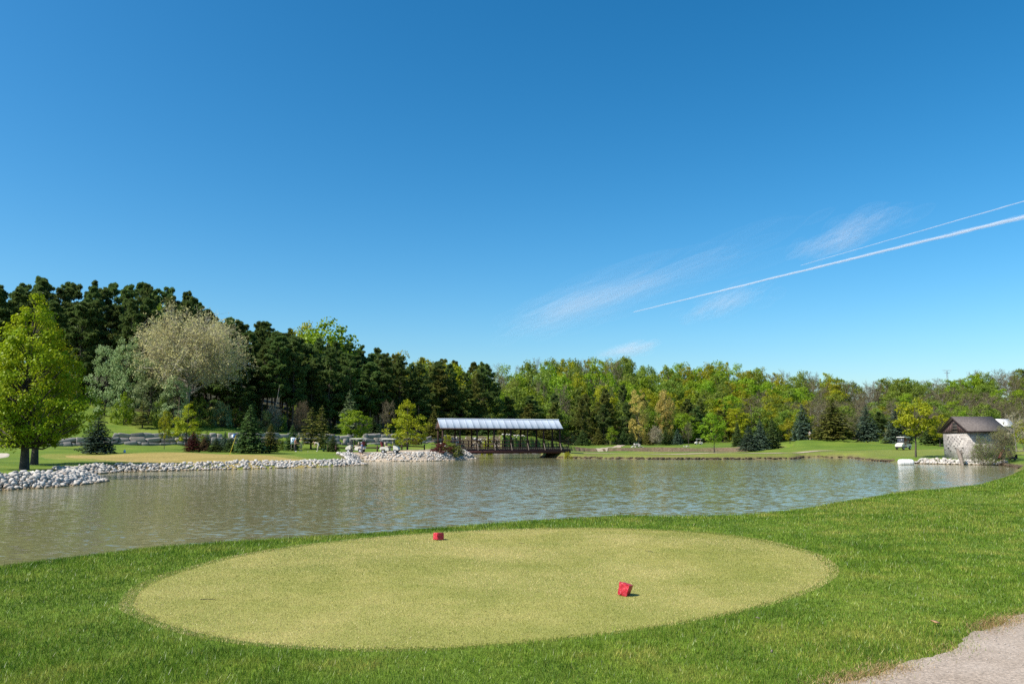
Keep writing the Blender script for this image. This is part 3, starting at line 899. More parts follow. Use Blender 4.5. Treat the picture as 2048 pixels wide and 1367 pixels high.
PB['barebush'] = [proto_bare(320 + i, 5, 2.2, .02, 'oval', 40, 7, 7, 4, .020, 5200, .10, .04, .9) for i in range(2)]

TREE_COUNT = 0
rngR = random.Random(77)

def tree(name, kind, mat, x, y, ht, wid, label, group=None, cat='tree', trunkmat='bark', var=None, sink=.0, twigmat='twig'):
    """one tree or bush: an Empty at its foot with trunk and crown (and twigs)"""
    global TREE_COUNT
    TREE_COUNT += 1
    bare = kind in PB
    src = (PB if bare else PR)[kind]
    pr = src[(TREE_COUNT * 7 + 3) % len(src) if var is None else var]
    z = H(x, y)
    rz = rngR.random() * 6.28
    e = empty(name, (x, y, z - sink), rz)
    cm = pr[-1]
    key = '_dim'
    if cm.name not in DIM:
        co = np.empty(len(cm.vertices) * 3, np.float32); cm.vertices.foreach_get('co', co); co = co.reshape(-1, 3)
        DIM[cm.name] = (float(co[:, 2].max()), float(np.percentile(np.hypot(co[:, 0], co[:, 1]), 98)))
    h0, r0 = DIM[cm.name]
    sz = ht / h0; sx = wid / 2.0 / r0
    e.scale = (sx, sx, sz)
    link('trunk', pr[0], M[trunkmat], e)
    if bare:
        link('twigs', pr[1], M[twigmat], e)
    link('crown' if not bare else 'buds', cm, M[mat], e)
    tag(e, label, cat, group)
    return e
DIM = {}

def spec(name, kind, mat, px, d, top, wpx, label, **kw):
    """specimen: photo column, distance, top row and width in photo pixels"""
    x = XD(px, d); z = H(x, d)
    ht = ZD(px, top, d) - z
    wid = wpx / FPX * d
    return tree(name, kind, mat, x, d, max(ht, .4), wid, label, **kw)

# --- specimens on the left bank
spec('maple_tree', 'bigmaple', 'maple', 53, 53.5, 583, 262, 'large yellow-green maple with dark trunk on the rocky point at the left edge', var=0)
spec('maple_tree', 'bigmaple', 'maple', 70, 66, 640, 190, 'second maple whose trunk stands just behind the large left maple', var=1)
spec('young_tree', 'young', 'maple', 111, 103, 835, 40, 'slim young tree in front of the boulder terrace behind the left maples', )
spec('spruce_tree', 'spruce', 'bluespruce', 195, 90, 818, 64, 'broad dark spruce right of the big maple in front of the boulder wall', var=0)
spec('conifer_tree', 'sparse', 'olive', 283, 131, 795, 40, 'thin olive conifer on the grass slope above the boulder wall', trunkmat='bark')
spec('young_tree', 'young', 'yellowgreen', 329, 104, 818, 28, 'spindly yellow-green sapling before the boulder wall')
spec('shrub_tree', 'pyr', 'yellowgreen', 372, 117, 806, 66, 'yellow-green bushy tree behind the dark red spruce')
spec('small_spruce', 'spruce', 'red', 387, 97, 861, 36, 'dark red small conifer by the putting green', var=1)
spec('small_spruce', 'spruce', 'rust', 410, 102, 873, 28, 'low brownish conifer right of the dark red one', var=2)
spec('small_spruce', 'spruce', 'spruce', 433, 99, 874, 30, 'small green conifer left of the flagstick', var=3)
spec('small_spruce', 'sparse', 'spruce', 414, 112, 858, 22, 'thin dark little conifer by the upper boulders')
spec('small_spruce', 'spruce', 'spruce', 462, 99, 872, 30, 'small dark conifer directly behind the yellow flagstick', var=0)
spec('small_spruce', 'spruce', 'bluespruce', 450, 108, 862, 26, 'blue-green small conifer at the foot of the terraces')
spec('spruce_tree', 'spruce', 'spruce', 499, 97, 808, 66, 'tall green spruce with pointed top right of the flagstick', var=2)
spec('small_spruce', 'spruce', 'olive', 541, 100, 846, 38, 'olive-brown spruce beside the green litter bin', var=1)
spec('small_spruce', 'spruce', 'spruce', 585, 110, 848, 34, 'dark spruce directly behind the blue and white sign', var=3)
spec('conifer_tree', 'sparse', 'olive', 622, 114, 812, 62, 'loose olive conifer behind the golfers', var=0)
spec('conifer_tree', 'sparse', 'olive', 643, 124, 808, 48, 'loose olive conifer above the yellow bush', var=1)
spec('small_spruce', 'spruce', 'spruce', 666, 104, 869, 27, 'little dark conifer above the fence posts', var=0)
spec('shrub_tree', 'barebush', 'rust', 602, 146, 797, 44, 'rust brown shrub at the wood edge above the golfers', twigmat='twig')
spec('pale_conifer', 'sparse', 'palecon', 697, 150, 778, 50, 'tall pale grey-green conifer on the slope', var=1)
spec('round_tree', 'young', 'bright', 709, 121, 818, 66, 'round bright green tree behind the left golf cart')
spec('bare_tree', 'bare', 'budbrown', 775, 152, 797, 36, 'bare brown tree between the two bright green trees')
spec('round_tree', 'pyr', 'yellowgreen', 815, 111, 797, 94, 'wide yellow-green tree left of the covered bridge')
spec('spruce_tree', 'spruce', 'spruce', 745, 150, 828, 30, 'dark spruce between the round green tree and bare tree')
spec('spruce_tree', 'spruce', 'olive', 868, 146, 818, 42, 'olive spruce behind the left end of the bridge')
spec('spruce_tree', 'spruce', 'spruce', 905, 168, 822, 40, 'dark spruce seen over the left part of bridge roof')
for i, (px, tp, w, mt) in enumerate([(935, 838, 40, 'olive'), (975, 830, 44, 'spruce'), (1012, 835, 40, 'olive'), (1050, 828, 40, 'pine2'), (1090, 838, 40, 'olive')]):
    spec('spruce_tree', 'spruce', mt, px, 188 + 4 * i, tp, w, ['olive conifer behind the bridge roof, leftmost of five', 'dark conifer behind the bridge roof, second of five', 'olive conifer behind the middle of the bridge roof', 'yellowish conifer behind the right half of the bridge roof', 'olive conifer behind the right end of the bridge roof'][i], group='conifers behind the bridge')

# --- hillside specials
spec('poplar_tree', 'poplar', 'cream', 370, 139, 596, 226, 'huge cream coloured poplar in catkin on the hillside', trunkmat='bark_pale', twigmat='twigpale')
spec('silver_tree', 'silver', 'silver', 205, 139, 688, 70, 'silvery green willow behind the big maple')
spec('silver_tree', 'silver', 'silver', 246, 137, 672, 74, 'silvery green willow next to the cream poplar')
spec('silver_tree', 'silver', 'silver', 295, 136, 715, 80, 'silvery green willow under the cream poplar')
spec('silver_tree', 'silver', 'silver', 345, 134, 750, 70, 'low silvery willow at the foot of the poplar')
spec('green_shrub', 'shrub', 'bright', 244, 133, 782, 46, 'bright green bush on the slope edge below the silver willows', cat='bush')
spec('mid_tree', 'round', 'bright', 330, 168, 588, 70, 'light green tree top showing above the cream poplar')
spec('green_dome_tree', 'dome', 'bright', 652, 184, 630, 175, 'bright green domed tree rising above the dark pines', trunkmat='bark')
spec('green_dome_tree', 'round', 'yellowgreen', 604, 192, 640, 105, 'yellow-green tree left of the domed tree above the pines')
for i, (px, d, tp, w) in enumerate([(395, 140, 790, 60), (440, 143, 800, 60), (470, 146, 815, 56), (530, 146, 818, 40), (560, 152, 826, 34), (320, 134, 790, 46)]):
    spec('undergrowth_bush', 'shrub', ['mid', 'silver', 'mid', 'bud', 'mid', 'mid'][i], px, d, tp, w, ['dark bush under the right side of the cream poplar', 'silvery bush right of the cream poplar trunk', 'dark bush above the upper boulders', 'dark bush left of the pale birch stem', 'brownish bush right of the pale birch stem', 'green bush under the left side of the cream poplar'][i], group='undergrowth along the pine wood', cat='bush')
spec('bare_shrub', 'barebush', 'budbrown', 545, 148, 806, 40, 'bare brown shrub by the pale leaning birch', cat='bush', twigmat='twigpale')

# --- right side specimens
for i, (px, d, tp, w, mt, lb) in enumerate([
        (1165, 236, 858, 32, 'spruce', 'dark low spruce right of the bridge, first in the row on the fairway edge'),
        (1197, 240, 854, 30, 'olive', 'olive low spruce, second in the row right of the bridge'),
        (1247, 244, 858, 20, 'spruce', 'little spruce left of the green mower'),
        (1264, 246, 856, 20, 'spruce', 'little spruce above the green mower'),
        (1298, 246, 852, 24, 'olive', 'olive spruce right of the mower under the golden tree'),
        (1332, 244, 853, 26, 'spruce', 'dark spruce near the white distant cart'),
        (1355, 243, 856, 24, 'bluespruce', 'blue spruce at the end of the row by the distant cart'),
        (1475, 205, 842, 26, 'spruce', 'dark spruce behind the round maple'),
        (1497, 134, 849, 42, 'bluespruce', 'blue spruce at the left foot of the mound'),
        (1521, 139, 836, 44, 'bluespruce', 'taller blue spruce, middle of the group on the mound'),
        (1545, 142, 832, 44, 'spruce', 'dark spruce, right of the group on the mound'),
        (1606, 158, 806, 44, 'bluespruce', 'tall narrow spruce behind the walking golfer'),
        (1667, 150, 798, 84, 'olive', 'very broad olive spruce right of the walking golfer'),
        (1735, 150, 808, 50, 'bluespruce', 'blue spruce standing alone between the broad spruce and the right cart'),
        (1795, 148, 812, 56, 'bluespruce', 'blue spruce behind the right golf cart'),
        (1868, 140, 838, 60, 'spruce', 'dark low spruce left of the stone pump house')]):
    spec('spruce_tree', 'spruce', mt, px, d, tp, w, lb)
spec('young_tree', 'young', 'bright', 1224, 242, 852, 24, 'small bright green tree among the low spruces')
spec('bare_shrub', 'barebush', 'budbrown', 1312, 240, 848, 30, 'greyish bare bush between the low spruces', cat='bush', twigmat='twigpale')
spec('golden_tree', 'silver', 'gold', 1278, 262, 777, 44, 'golden yellow tree in front of the dark conifers')
spec('golden_tree', 'round', 'gold', 1333, 275, 776, 40, 'dull gold tree top right of the golden tree')
spec('round_maple', 'young', 'bright', 1428, 118, 822, 58, 'round green maple alone on the causeway', var=0)
spec('bare_tree', 'bare', 'bud', 1377, 225, 842, 26, 'thin bare sapling on the far fairway')
spec('green_shrub', 'young', 'yellowgreen', 1580, 172, 834, 36, 'yellow-green shrub tree left of the walking golfer')
spec('round_maple', 'high', 'yellowgreen', 1829, 98, 793, 88, 'yellow-green maple with leaning trunk beside the pump house', var=0)
spec('young_tree', 'young', 'yellowgreen', 1880, 135, 828, 50, 'bright yellow-green tree just behind the pump house')
spec('round_tree', 'round', 'bright', 1935, 190, 818, 44, 'bright green round bush tree above the pump house roof')
spec('round_tree', 'round', 'mid', 1974, 215, 802, 56, 'pale green round tree above the right end of the roof')
spec('bare_tree', 'bare', 'bud', 2032, 106, 818, 60, 'half bare tree with pale limbs at the right edge', trunkmat='bark_pale', twigmat='twigpale')
spec('young_tree', 'young', 'yellowgreen', 2045, 112, 838, 34, 'yellow-green shrub at the right edge behind the willow')
spec('willow_bush', 'barebush', 'mid', 1964, 82.2, 864, 56, 'upright green willow bush in front of the pump house', cat='bush', var=0)
spec('willow_bush', 'barebush', 'bud', 2004, 83.0, 848, 60, 'brownish willow bush at the right corner of the pump house', cat='bush', var=1)

# ------------------------------------------------------------------ the woods
TOPX = [-150, 0, 40, 75, 110, 150, 220, 300, 360, 400, 430, 480, 530, 570, 610, 650, 700, 720, 800, 850, 900, 950, 1000, 1050, 1100, 1130, 1200, 1250, 1280, 1330, 1400, 1450, 1500, 1560, 1620, 1680, 1740, 1800, 1860, 1900, 1940, 1990, 2048, 2200]
TOPY = [565, 560, 548, 545, 560, 568, 558, 574, 585, 605, 625, 640, 640, 655, 668, 680, 690, 694, 704, 716, 722, 728, 724, 728, 720, 713, 716, 714, 735, 738, 735, 728, 742, 745, 750, 760, 770, 766, 758, 762, 752, 748, 740, 738]
def top_at(px):
    return float(np.interp(px, TOPX, TOPY))

def place(px, table):
    for lim, txt in table:
        if px < lim: return txt
    return table[-1][1]
PINE_PLACES = [(20, 'at the left edge behind the big maple'), (110, 'rising over the top of the big maple'), (190, 'between the big maple and silver willows'), (260, 'above the silver willows'), (330, 'left of the cream poplar crown'), (420, 'behind the cream poplar'), (480, 'on the right flank of the cream poplar'),
               (540, 'above the tall spruce by the flagstick'), (600, 'left of the domed green tree'), (700, 'below the domed green tree'), (760, 'above the bright round tree'), (840, 'above the wide yellow-green tree'), (900, 'above the left end of the bridge'), (5000, 'over the left half of the bridge roof')]
RIDGE_PLACES = [(1000, 'over the middle of the bridge roof'), (1060, 'over the right half of the bridge roof'), (1130, 'at the right end of the bridge roof'), (1190, 'just right of the bridge'), (1250, 'left of the golden tree'), (1310, 'behind the golden tree'), (1370, 'behind the dull gold tree'), (1450, 'behind the round causeway maple'), (1510, 'above the blue spruces'),
                (1580, 'left of the walking golfer'), (1640, 'above the walking golfer'), (1700, 'behind the broad olive spruce'), (1770, 'behind the lone blue spruce'), (1850, 'behind the leaning maple'), (1910, 'below the mast'), (1980, 'above the pump house'), (5000, 'at the right edge of the ridge')]
rw = random.Random(4)
npine = 0
for row, off in enumerate([0, 4.5, 9.5, 16, 25, 36, 48]):
    px = -90.0 + 9 * row if row < 5 else 400.0
    while px < 985:
        d = float(wood_front(px)) + off + rw.uniform(-2, 2)
        step = 3.6 * FPX / d * (1 + .12 * row)
        if row >= 3 and px < 420: 
            step *= 1.25
        p = px + rw.uniform(-.3, .3) * step
        x = XD(p, d); g = H(x, d)
        top = top_at(p) + (rw.uniform(-6, 20) if row >= 2 else rw.uniform(4, 55))
        h = ZD(p, top, d) - g
        h = min(max(h, 12), 30)
        mt = 'pine' if (p < 760 or rw.random() < .6) else 'pine2'
        if p < 60 and row < 1 and rw.random() < .3: mt = 'pine2'
        lab = ('olive pine ' if mt == 'pine2' else 'dark pine ') + place(p, PINE_PLACES) + ', ' + ('front row of the wood' if row == 0 else ('second row' if row == 1 else ('deep in the wood' if row < 4 else 'back of the wood')))
        if row == 0 and (rw.random() < .05 or 300 < p < 440 and rw.random() < .4):
            px += step; continue
        if p > 780 and row >= 3 and rw.random() < .45:
            bm_ = rw.choice(['bright', 'mid', 'yellowgreen'])
            tree('broadleaf_tree', 'round', bm_, x, d, h * 1.02, 11.0, {'bright': 'bright green', 'mid': 'mid green', 'yellowgreen': 'yellow-green'}[bm_] + ' broadleaf crown among the pines ' + place(p, PINE_PLACES), group='broadleaf trees among the pines')
            px += step; continue
        tree('pine_tree', 'pine' if not (p > 840 and row < 2) else 'lowpine', mt, x, d, h, 6.1 + rw.uniform(-.9, 1.4), lab, group=('pines on the left hillside' if p < 480 else 'pines in the middle wood'), trunkmat='bark_pine')
        npine += 1
        px += step

kinds = {
    'pine': ('lowpine', 'pine', 'bark_pine'), 'olive': ('lowpine', 'pine2', 'bark_pine'), 'bright': ('round', 'bright', 'bark'), 'mid': ('round', 'mid', 'bark'),
    'yg': ('oval', 'yellowgreen', 'bark'), 'oval': ('oval', 'mid', 'bark'), 'bare': ('bare', 'bud', 'bark_pale'), 'brown': ('bare', 'budbrown', 'bark_pale')}
ZONES = [  # px limit, choices for front rows, choices for back rows
    (1120, ['pine', 'olive', 'mid', 'olive', 'mid'], ['bright', 'mid', 'olive', 'bare', 'yg', 'bright']),
    (1260, ['olive', 'pine', 'olive', 'mid', 'bright'], ['bright', 'mid', 'bright', 'bare', 'mid', 'yg']),
    (1480, ['pine', 'mid', 'bright', 'olive', 'yg'], ['bright', 'yg', 'mid', 'bright', 'yg']),
    (1620, ['yg', 'brown', 'bare', 'mid', 'bright'], ['yg', 'bare', 'yg', 'bright', 'mid']),
    (1780, ['bare', 'pine', 'mid', 'brown', 'bare'], ['brown', 'bare', 'bare', 'yg', 'mid']),
    (2400, ['bare', 'brown', 'brown', 'bare', 'mid'], ['brown', 'bare', 'mid', 'brown', 'bright'])]
LAB = {'pine': 'dark conifer', 'olive': 'olive conifer', 'bright': 'bright green broadleaf tree', 'mid': 'mid green broadleaf tree', 'yg': 'yellow-green broadleaf tree', 'oval': 'green broadleaf tree', 'bare': 'grey-green budding tree', 'brown': 'bare brown tree'}
nr = 0
rows = [0, 9, 19, 31, 45, 61, 80, 102, 128]
for row, off in enumerate(rows):
    px = 940.0 + 11 * row
    while px < 2150:
        d = float(wood_front(px)) + off + rw.uniform(-4, 4)
        step = 7.2 * FPX / d * (1 + .03 * row)
        p = px + rw.uniform(-.35, .35) * step
        px += step
        x = XD(p, d); g = H(x, d)
        fr = .50 + .50 * min(1, row / 6.0)
        top = 880 - (880 - top_at(p)) * fr + rw.uniform(-3, 16)
        if row >= 6: top = top_at(p) + rw.uniform(-14, 4)
        h = min(max(ZD(p, top, d) - g, 10), 29)
        for lim, fc, bc in ZONES:
            if p < lim: break
        kd = rw.choice(fc if row < 3 else bc)
        kind, mt, tm = kinds[kd]
        wid = {'lowpine': 6.6, 'round': 14.0, 'oval': 11.5, 'bare': 11.5}[kind] * rw.uniform(.8, 1.2)
        wid = min(wid, h * 1.05)
        where = 'behind the right end of the bridge' if p < 1260 else ('on the wooded ridge behind the causeway' if p < 1620 else ('on the ridge behind the spruce mound' if p < 1860 else 'on the ridge behind the pump house'))
        tree('pine_tree' if kind == 'lowpine' else ('bare_tree' if kind == 'bare' else 'broadleaf_tree'), kind, mt, x, d, h, wid, LAB[kd] + ' ' + place(p, RIDGE_PLACES) + ', ' + ('front row' if row == 0 else ('lower slope' if row < 3 else ('mid slope' if row < 6 else 'on the skyline'))), group='woods ' + place(p, RIDGE_PLACES), trunkmat=tm)
        nr += 1
ru = random.Random(12)
px = 430.0
while px < 2120:
    d = float(wood_front(px)) - ru.uniform(-1.5, 3.5)
    w = ru.uniform(3.2, 5.5); h = ru.uniform(1.4, 3.4) * (1.35 if px > 1000 else 1)
    mt = ru.choice(['mid', 'bud', 'mid', 'olive', 'bud'] if px > 900 else ['mid', 'bud', 'pine2', 'rust'])
    where = 'between the pines behind the golfers' if px < 900 else ('under the wood edge beyond the back fairway' if px < 1500 else 'under the wood edge behind the mound and pump house')
    tree('undergrowth_bush', 'shrub', mt, XD(px, d), d, h, w, 'low undergrowth bush ' + where, group='undergrowth ' + where, cat='bush')
    px += w * FPX / d * ru.uniform(.8, 1.5)
for k_ in range(26):
    px = ru.uniform(60, 520); d = float(wood_front(px)) + ru.uniform(2, 22)
    tree('undergrowth_bush', 'shrub', ru.choice(['mid', 'pine2', 'bud']), XD(px, d), d, ru.uniform(2.5, 5), ru.uniform(4, 6), 'shaded undergrowth bush among the hillside pines', group='undergrowth on the left hillside', cat='bush')
print('pines', npine, 'ridge', nr)

# ------------------------------------------------------------------ stones
def stone_mesh(seed, name='stone'):
    rg = np.random.default_rng(seed)
    import bmesh
    bm = bmesh.new()
    bmesh.ops.create_icosphere(bm, subdivisions=1, radius=.5)
    V = np.array([v.co[:] for v in bm.verts]); F = np.array([[v.index for v in f.verts] for f in bm.faces]); bm.free()
    V *= np.array([1.0, .78 + .2 * rg.random(), .6 + .2 * rg.random()])
    for _ in range(9):                       # chop to flat facets
        d = unit(rg.standard_normal(3)); k = .22 + .14 * rg.random()
        h = V @ d; V = V - np.outer(np.maximum(h - k, 0), d)
    V += rg.standard_normal(V.shape) * .018
    return mesh_np(name, V, F)
STONES = [stone_mesh(900 + i) for i in range(7)]
SV = []
for m_ in STONES:
    co = np.empty(len(m_.vertices) * 3, np.float32); m_.vertices.foreach_get('co', co)
    fi = np.empty(len(m_.polygons) * 3, np.int32); m_.loops.foreach_get('vertex_index', fi)
    SV.append((co.reshape(-1, 3).astype(float), fi.reshape(-1, 3)))

def rotm(rg):
    q = unit(rg.standard_normal(4)); w, x, y, z = q
    return np.array([[1 - 2 * (y * y + z * z), 2 * (x * y - z * w), 2 * (x * z + y * w)], [2 * (x * y + z * w), 1 - 2 * (x * x + z * z), 2 * (y * z - x * w)], [2 * (x * z - y * w), 2 * (y * z + x * w), 1 - 2 * (x * x + y * y)]])

def rock_bank(label, pts, width, n, smin, smax, single, seed, group='white limestone banks', pile=0.0):
    """riprap: stones along a stretch of shore; the largest ones as parts of their own, the rest one mass"""
    rg = np.random.default_rng(seed)
    L = np.array(pts); seg = np.linalg.norm(np.diff(L, axis=0), axis=1); cum = np.concatenate([[0], np.cumsum(seg)])
    root = empty('rock_bank', (float(L[:, 0].mean()), float(L[:, 1].mean()), 0.0))
    ox, oy = root.location.x, root.location.y
    tag(root, label, 'rock bank', group)
    S_ = []
    tries = 0
    while len(S_) < n and tries < n * 6:
        tries += 1
        t = rg.random() * cum[-1]; i = min(len(seg) - 1, np.searchsorted(cum, t) - 1); i = max(i, 0)
        p = L[i] + (L[i + 1] - L[i]) * (t - cum[i]) / seg[i]
        dr = (L[i + 1] - L[i]) / seg[i]; nn = np.array([-dr[1], dr[0]])
        o = rg.uniform(-width, width)
        q = p + nn * o
        S_.append((q[0], q[1], smin + (smax - smin) * rg.random() ** 2.6))
    A = np.array(S_); sd = pond_sd(A[:, 0], A[:, 1])
    k = (sd > -.35) & (sd < width); A = A[k]; sd = sd[k]
    z = hgt(A[:, 0], A[:, 1])
    z = np.maximum(z, -.05) + A[:, 2] * .16 + pile * rg.random(len(A))
    order = np.argsort(-A[:, 2]); mb = MB()
    for rank, i in enumerate(order):
        x, y, s = A[i]; Rm = rotm(rg)
        zr = rg.random() * 6.28
        flat = Matrix.Rotation(zr, 3, 'Z') @ Matrix.Rotation(rg.normal() * .35, 3, 'X') @ Matrix.Rotation(rg.normal() * .35, 3, 'Y')
        j = int(rg.integers(len(STONES)))
        if rank < single:
            o = link('stone', STONES[j], M['limestone'], root, (x - ox, y - oy, z[i]))
            o.rotation_euler = flat.to_euler(); o.scale = (s, s * rg.uniform(.8, 1.1), s * rg.uniform(.75, 1))
        else:
            V, F = SV[j]
            mb.add((V * s * np.array([1, rg.uniform(.75, 1.1), rg.uniform(.7, 1)])) @ np.array(flat).T + np.array([x - ox, y - oy, z[i]]), F)
    if mb.n:
        o = mb.build('small_stones', M['limestone'], root); tag(o, kind='stuff')
    return root

def shore(pxs):
    return [P(a, b) for a, b in pxs]
rock_bank('bank of large white rocks on the point below the big left maple', shore([(-120, 985), (0, 980), (100, 974), (160, 969), (204, 962), (178, 956), (160, 950)]), 1.7, 4600, .14, .58, 290, 1)
rock_bank('long low bank of white rocks in front of the putting green', shore([(160, 950), (185, 947.5), (240, 943.5), (300, 942), (500, 937), (650, 933), (729, 929), (703, 922.5)]), 1.6, 7500, .14, .54, 150, 2)
rock_bank('bank of white rocks below the two parked golf carts', shore([(600, 920.5), (650, 921.2), (703, 922.0), (725, 921), (760, 921.5), (840, 921.5), (900, 920.5), (950, 918), (935, 914.5), (900, 910.5)]), 1.9, 9500, .16, .56, 120, 3)
rock_bank('thin line of white rocks on the far shore under the bridge', shore([(915, 908), (925, 907), (1000, 906.3), (1060, 905)]), 1.2, 420, .3, .7, 20, 4)
rock_bank('low white rocks at the waterline under the pump house', shore([(1990, 929.8), (1985, 929.5), (1900, 928), (1832, 926.5)]), 1.25, 700, .25, .6, 90, 5, pile=.1)

M['earth'] = mat_stone('bank_earth', (.085, .060, .036), (.045, .032, .020), (.15, .11, .07), 3.0, False)
def earth_edge(label, pts, n, seed):
    rg = np.random.default_rng(seed); L = np.array(pts); mb = MB()
    seg = np.linalg.norm(np.diff(L, axis=0), axis=1); cum = np.concatenate([[0], np.cumsum(seg)])
    for i in range(n):
        t = rg.random() * cum[-1]; j = max(0, min(len(seg) - 1, np.searchsorted(cum, t) - 1)); p = L[j] + (L[j + 1] - L[j]) * (t - cum[j]) / seg[j]
        V, F = SV[int(rg.integers(7))]; s_ = rg.uniform(.18, .5)
        q_ = p + rg.normal(0, .10, 2)
        mb.add(V * s_ * np.array([1.5, 1, .8]) + np.array([q_[0], q_[1], rg.uniform(-.05, .22)]), F)
    o = mb.build('earth_edge', M['earth']); tag(o, label, 'bank', kind='stuff')
earth_edge('dark crumbling earth edge of the causeway at the waterline', shore([(1082, 914.3), (1120, 915.5), (1180, 916.5), (1300, 918), (1400, 918), (1500, 918), (1590, 917.5), (1605, 914.5), (1700, 915.5), (1725, 919.5), (1790, 924)]), 1100, 6)
earth_edge('dark earth edge where the right bank meets the water past the pump house', shore([(1985, 929.5), (2005, 930), (2030, 934), (2046, 938)]), 160, 7)

def rock_pile(label, x, y, w, h, n, seed, mat='limestone'):
    rg = np.random.default_rng(seed); root = empty('rock_pile', (x, y, H(x, y))); tag(root, label, 'rock pile')
    for i in range(n):
        a = rg.random() * 6.28; r = rg.random() ** .6; s = rg.uniform(.7, 1.3) * w * .17
        dx, dy = math.cos(a) * r * w / 2, math.sin(a) * r * w * .25
        o = link('stone', STONES[i % len(STONES)], M[mat], root, (dx, dy, h * (1 - r ** 2) * rg.uniform(.2, .95) + H(x + dx, y + dy) - H(x, y)))
        o.rotation_euler = (rg.normal() * .4, rg.normal() * .4, rg.random() * 6.28); o.scale = (s * 1.2, s, s * .8)
    return root
px_, py_ = P(1273, 900.6); rock_pile('larger pile of white boulders on the far bank of the back pond', px_ * 1.012, py_ * 1.012, 3.6, 1.0, 26, 61)
px_, py_ = P(1373, 900.8); rock_pile('smaller pile of white boulders on the far bank behind the white post', px_ * 1.012, py_ * 1.012, 2.0, .7, 13, 62)

# ------------------------------------------------------------------ boulder retaining walls
def boulder_wall(label, fpos, x0, x1, hgt_m, courses, seed, blen):
    rg = np.random.default_rng(seed)
    root = empty('boulder_wall', (0, 0, 0)); tag(root, label, 'retaining wall', 'boulder retaining walls')
    protos = []
    for i in range(6):
        mb = MB(); mb.box((0, 0, 0), (1, 1, 1), 0, .26, rg)
        me_ = mb.mesh('boulder')
        import bmesh
        bm = bmesh.new(); bm.from_mesh(me_); bmesh.ops.bevel(bm, geom=bm.edges[:], offset=.075, segments=1, affect='EDGES'); 
        for v in bm.verts: v.co += Vector(rg.standard_normal(3) * .022)
        bm.to_mesh(me_); bm.free(); protos.append(me_)
    dirv = np.array([.852, .523]); nrm = np.array([-.523, .852])
    for c in range(courses):
        x = x0 + rg.random()
        while x < x1:
            ln = blen * rg.uniform(.45, 1.5) * (1.25 if c else .9)
            xm = x + ln * .852 / 2
            yb = 104 + .614 * (xm + 80) + fpos / .852
            p = np.array([xm, yb]) + nrm * (c * .22 + rg.normal() * .07)
            ch = hgt_m / courses
            zb = H(*(np.array([xm, yb]) - nrm * .9))
            if rg.random() > .04:
                o = link('boulder', protos[int(rg.integers(6))], M['boulder'], root, (p[0], p[1], zb + ch * (c + .5) - .06 + rg.normal() * .04))
                o.rotation_euler = (rg.normal() * .12, rg.normal() * .10, math.atan(.614) + rg.normal() * .06)
                o.scale = (ln * 1.02, .8 * rg.uniform(.8, 1.2), ch * (1.25 if c else .95) * rg.uniform(.8, 1.25))
            x += ln * .852
    return root
boulder_wall('lower boulder wall along the foot of the left slope', .25, -76, 10, 1.15, 2, 71, 1.25)
boulder_wall('upper boulder wall of the terraces behind the golfers and bridge', 3.45, -60, 12, .95, 1, 72, 1.35)
# planting on the terraces
def bush(name, mat, px, d, top, wpx, label, kind='shrub', **kw):
    return spec(name, kind, mat, px, d, top, wpx, label, cat='bush', **kw)
bush('yellow_bush', 'gold', 647, 115.5, 872, 34, 'yellow flowering bush on the boulder terrace behind the bending golfer')
bush('red_bush', 'red', 832, 131, 868, 24, 'dark red bush on the boulder wall left of the bridge')
bush('round_bush', 'yellowgreen', 895, 131, 867, 23, 'round yellow-green bush seen under the bridge roof')
bush('low_bush', 'yellowgreen', 975, 142, 873, 34, 'low yellow-green bush on the terrace behind the bridge')
bush('low_bush', 'mid', 720, 123, 873, 34, 'low green bush on the boulder terrace below the bright green tree')
bush('low_bush', 'mid', 560, 112, 876, 30, 'green bush on the terrace left of the sign')
bush('low_bush', 'yellowgreen', 800, 130, 876, 40, 'yellow-green ground cover bush on the wall under the wide tree')
bush('dark_bush', 'mid', 405, 112, 868, 34, 'dark green bush above the lower boulder wall')
bush('barberry_bush', 'red', 884, 103.4, 883.5, 46, 'dark red barberry at the left end of the bridge')
bush('juniper_bush', 'olive', 911, 104.4, 885.5, 42, 'green juniper at the left end of the bridge')
bush('juniper_bush', 'mid', 896, 105.6, 882, 46, 'green shrub behind the dark red barberry')
bush('yellow_bush', 'yellowgreen', 1135, 113.2, 901, 22, 'yellow flowering plant on the right bridge abutment')

# ------------------------------------------------------------------ covered bridge
def mat_wood(name, col, rough=.75):
    m, n, l, b, o = nodes(name)
    tc = n.new('ShaderNodeTexCoord')
    mp = n.new('ShaderNodeMapping'); mp.inputs['Scale'].default_value = (1, 1, 6); l.new(tc.outputs['Object'], mp.inputs[0])
    t = noise(n, l, 2.5, 6, .7, mp.outputs[0]); r = ramp(n, [(.3, tuple(c * .55 for c in col)), (.7, tuple(c * 1.25 for c in col))]); l.new(t.outputs[0], r.inputs[0])
    l.new(r.outputs[0], b.inputs['Base Color']); b.inputs['Roughness'].default_value = rough; b.inputs['Specular IOR Level'].default_value = .2
    return m
M['darkwood'] = mat_wood('dark_stained_wood', (.055, .030, .024))
M['girder'] = plain('red_brown_girder', (.075, .022, .018), .7, var=.25, scale=2)
M['boards'] = mat_wood('brown_boards', (.135, .078, .062))
M['greywood'] = mat_wood('weathered_wood', (.20, .165, .13))
M['deck'] = mat_wood('deck_boards', (.17, .135, .105))
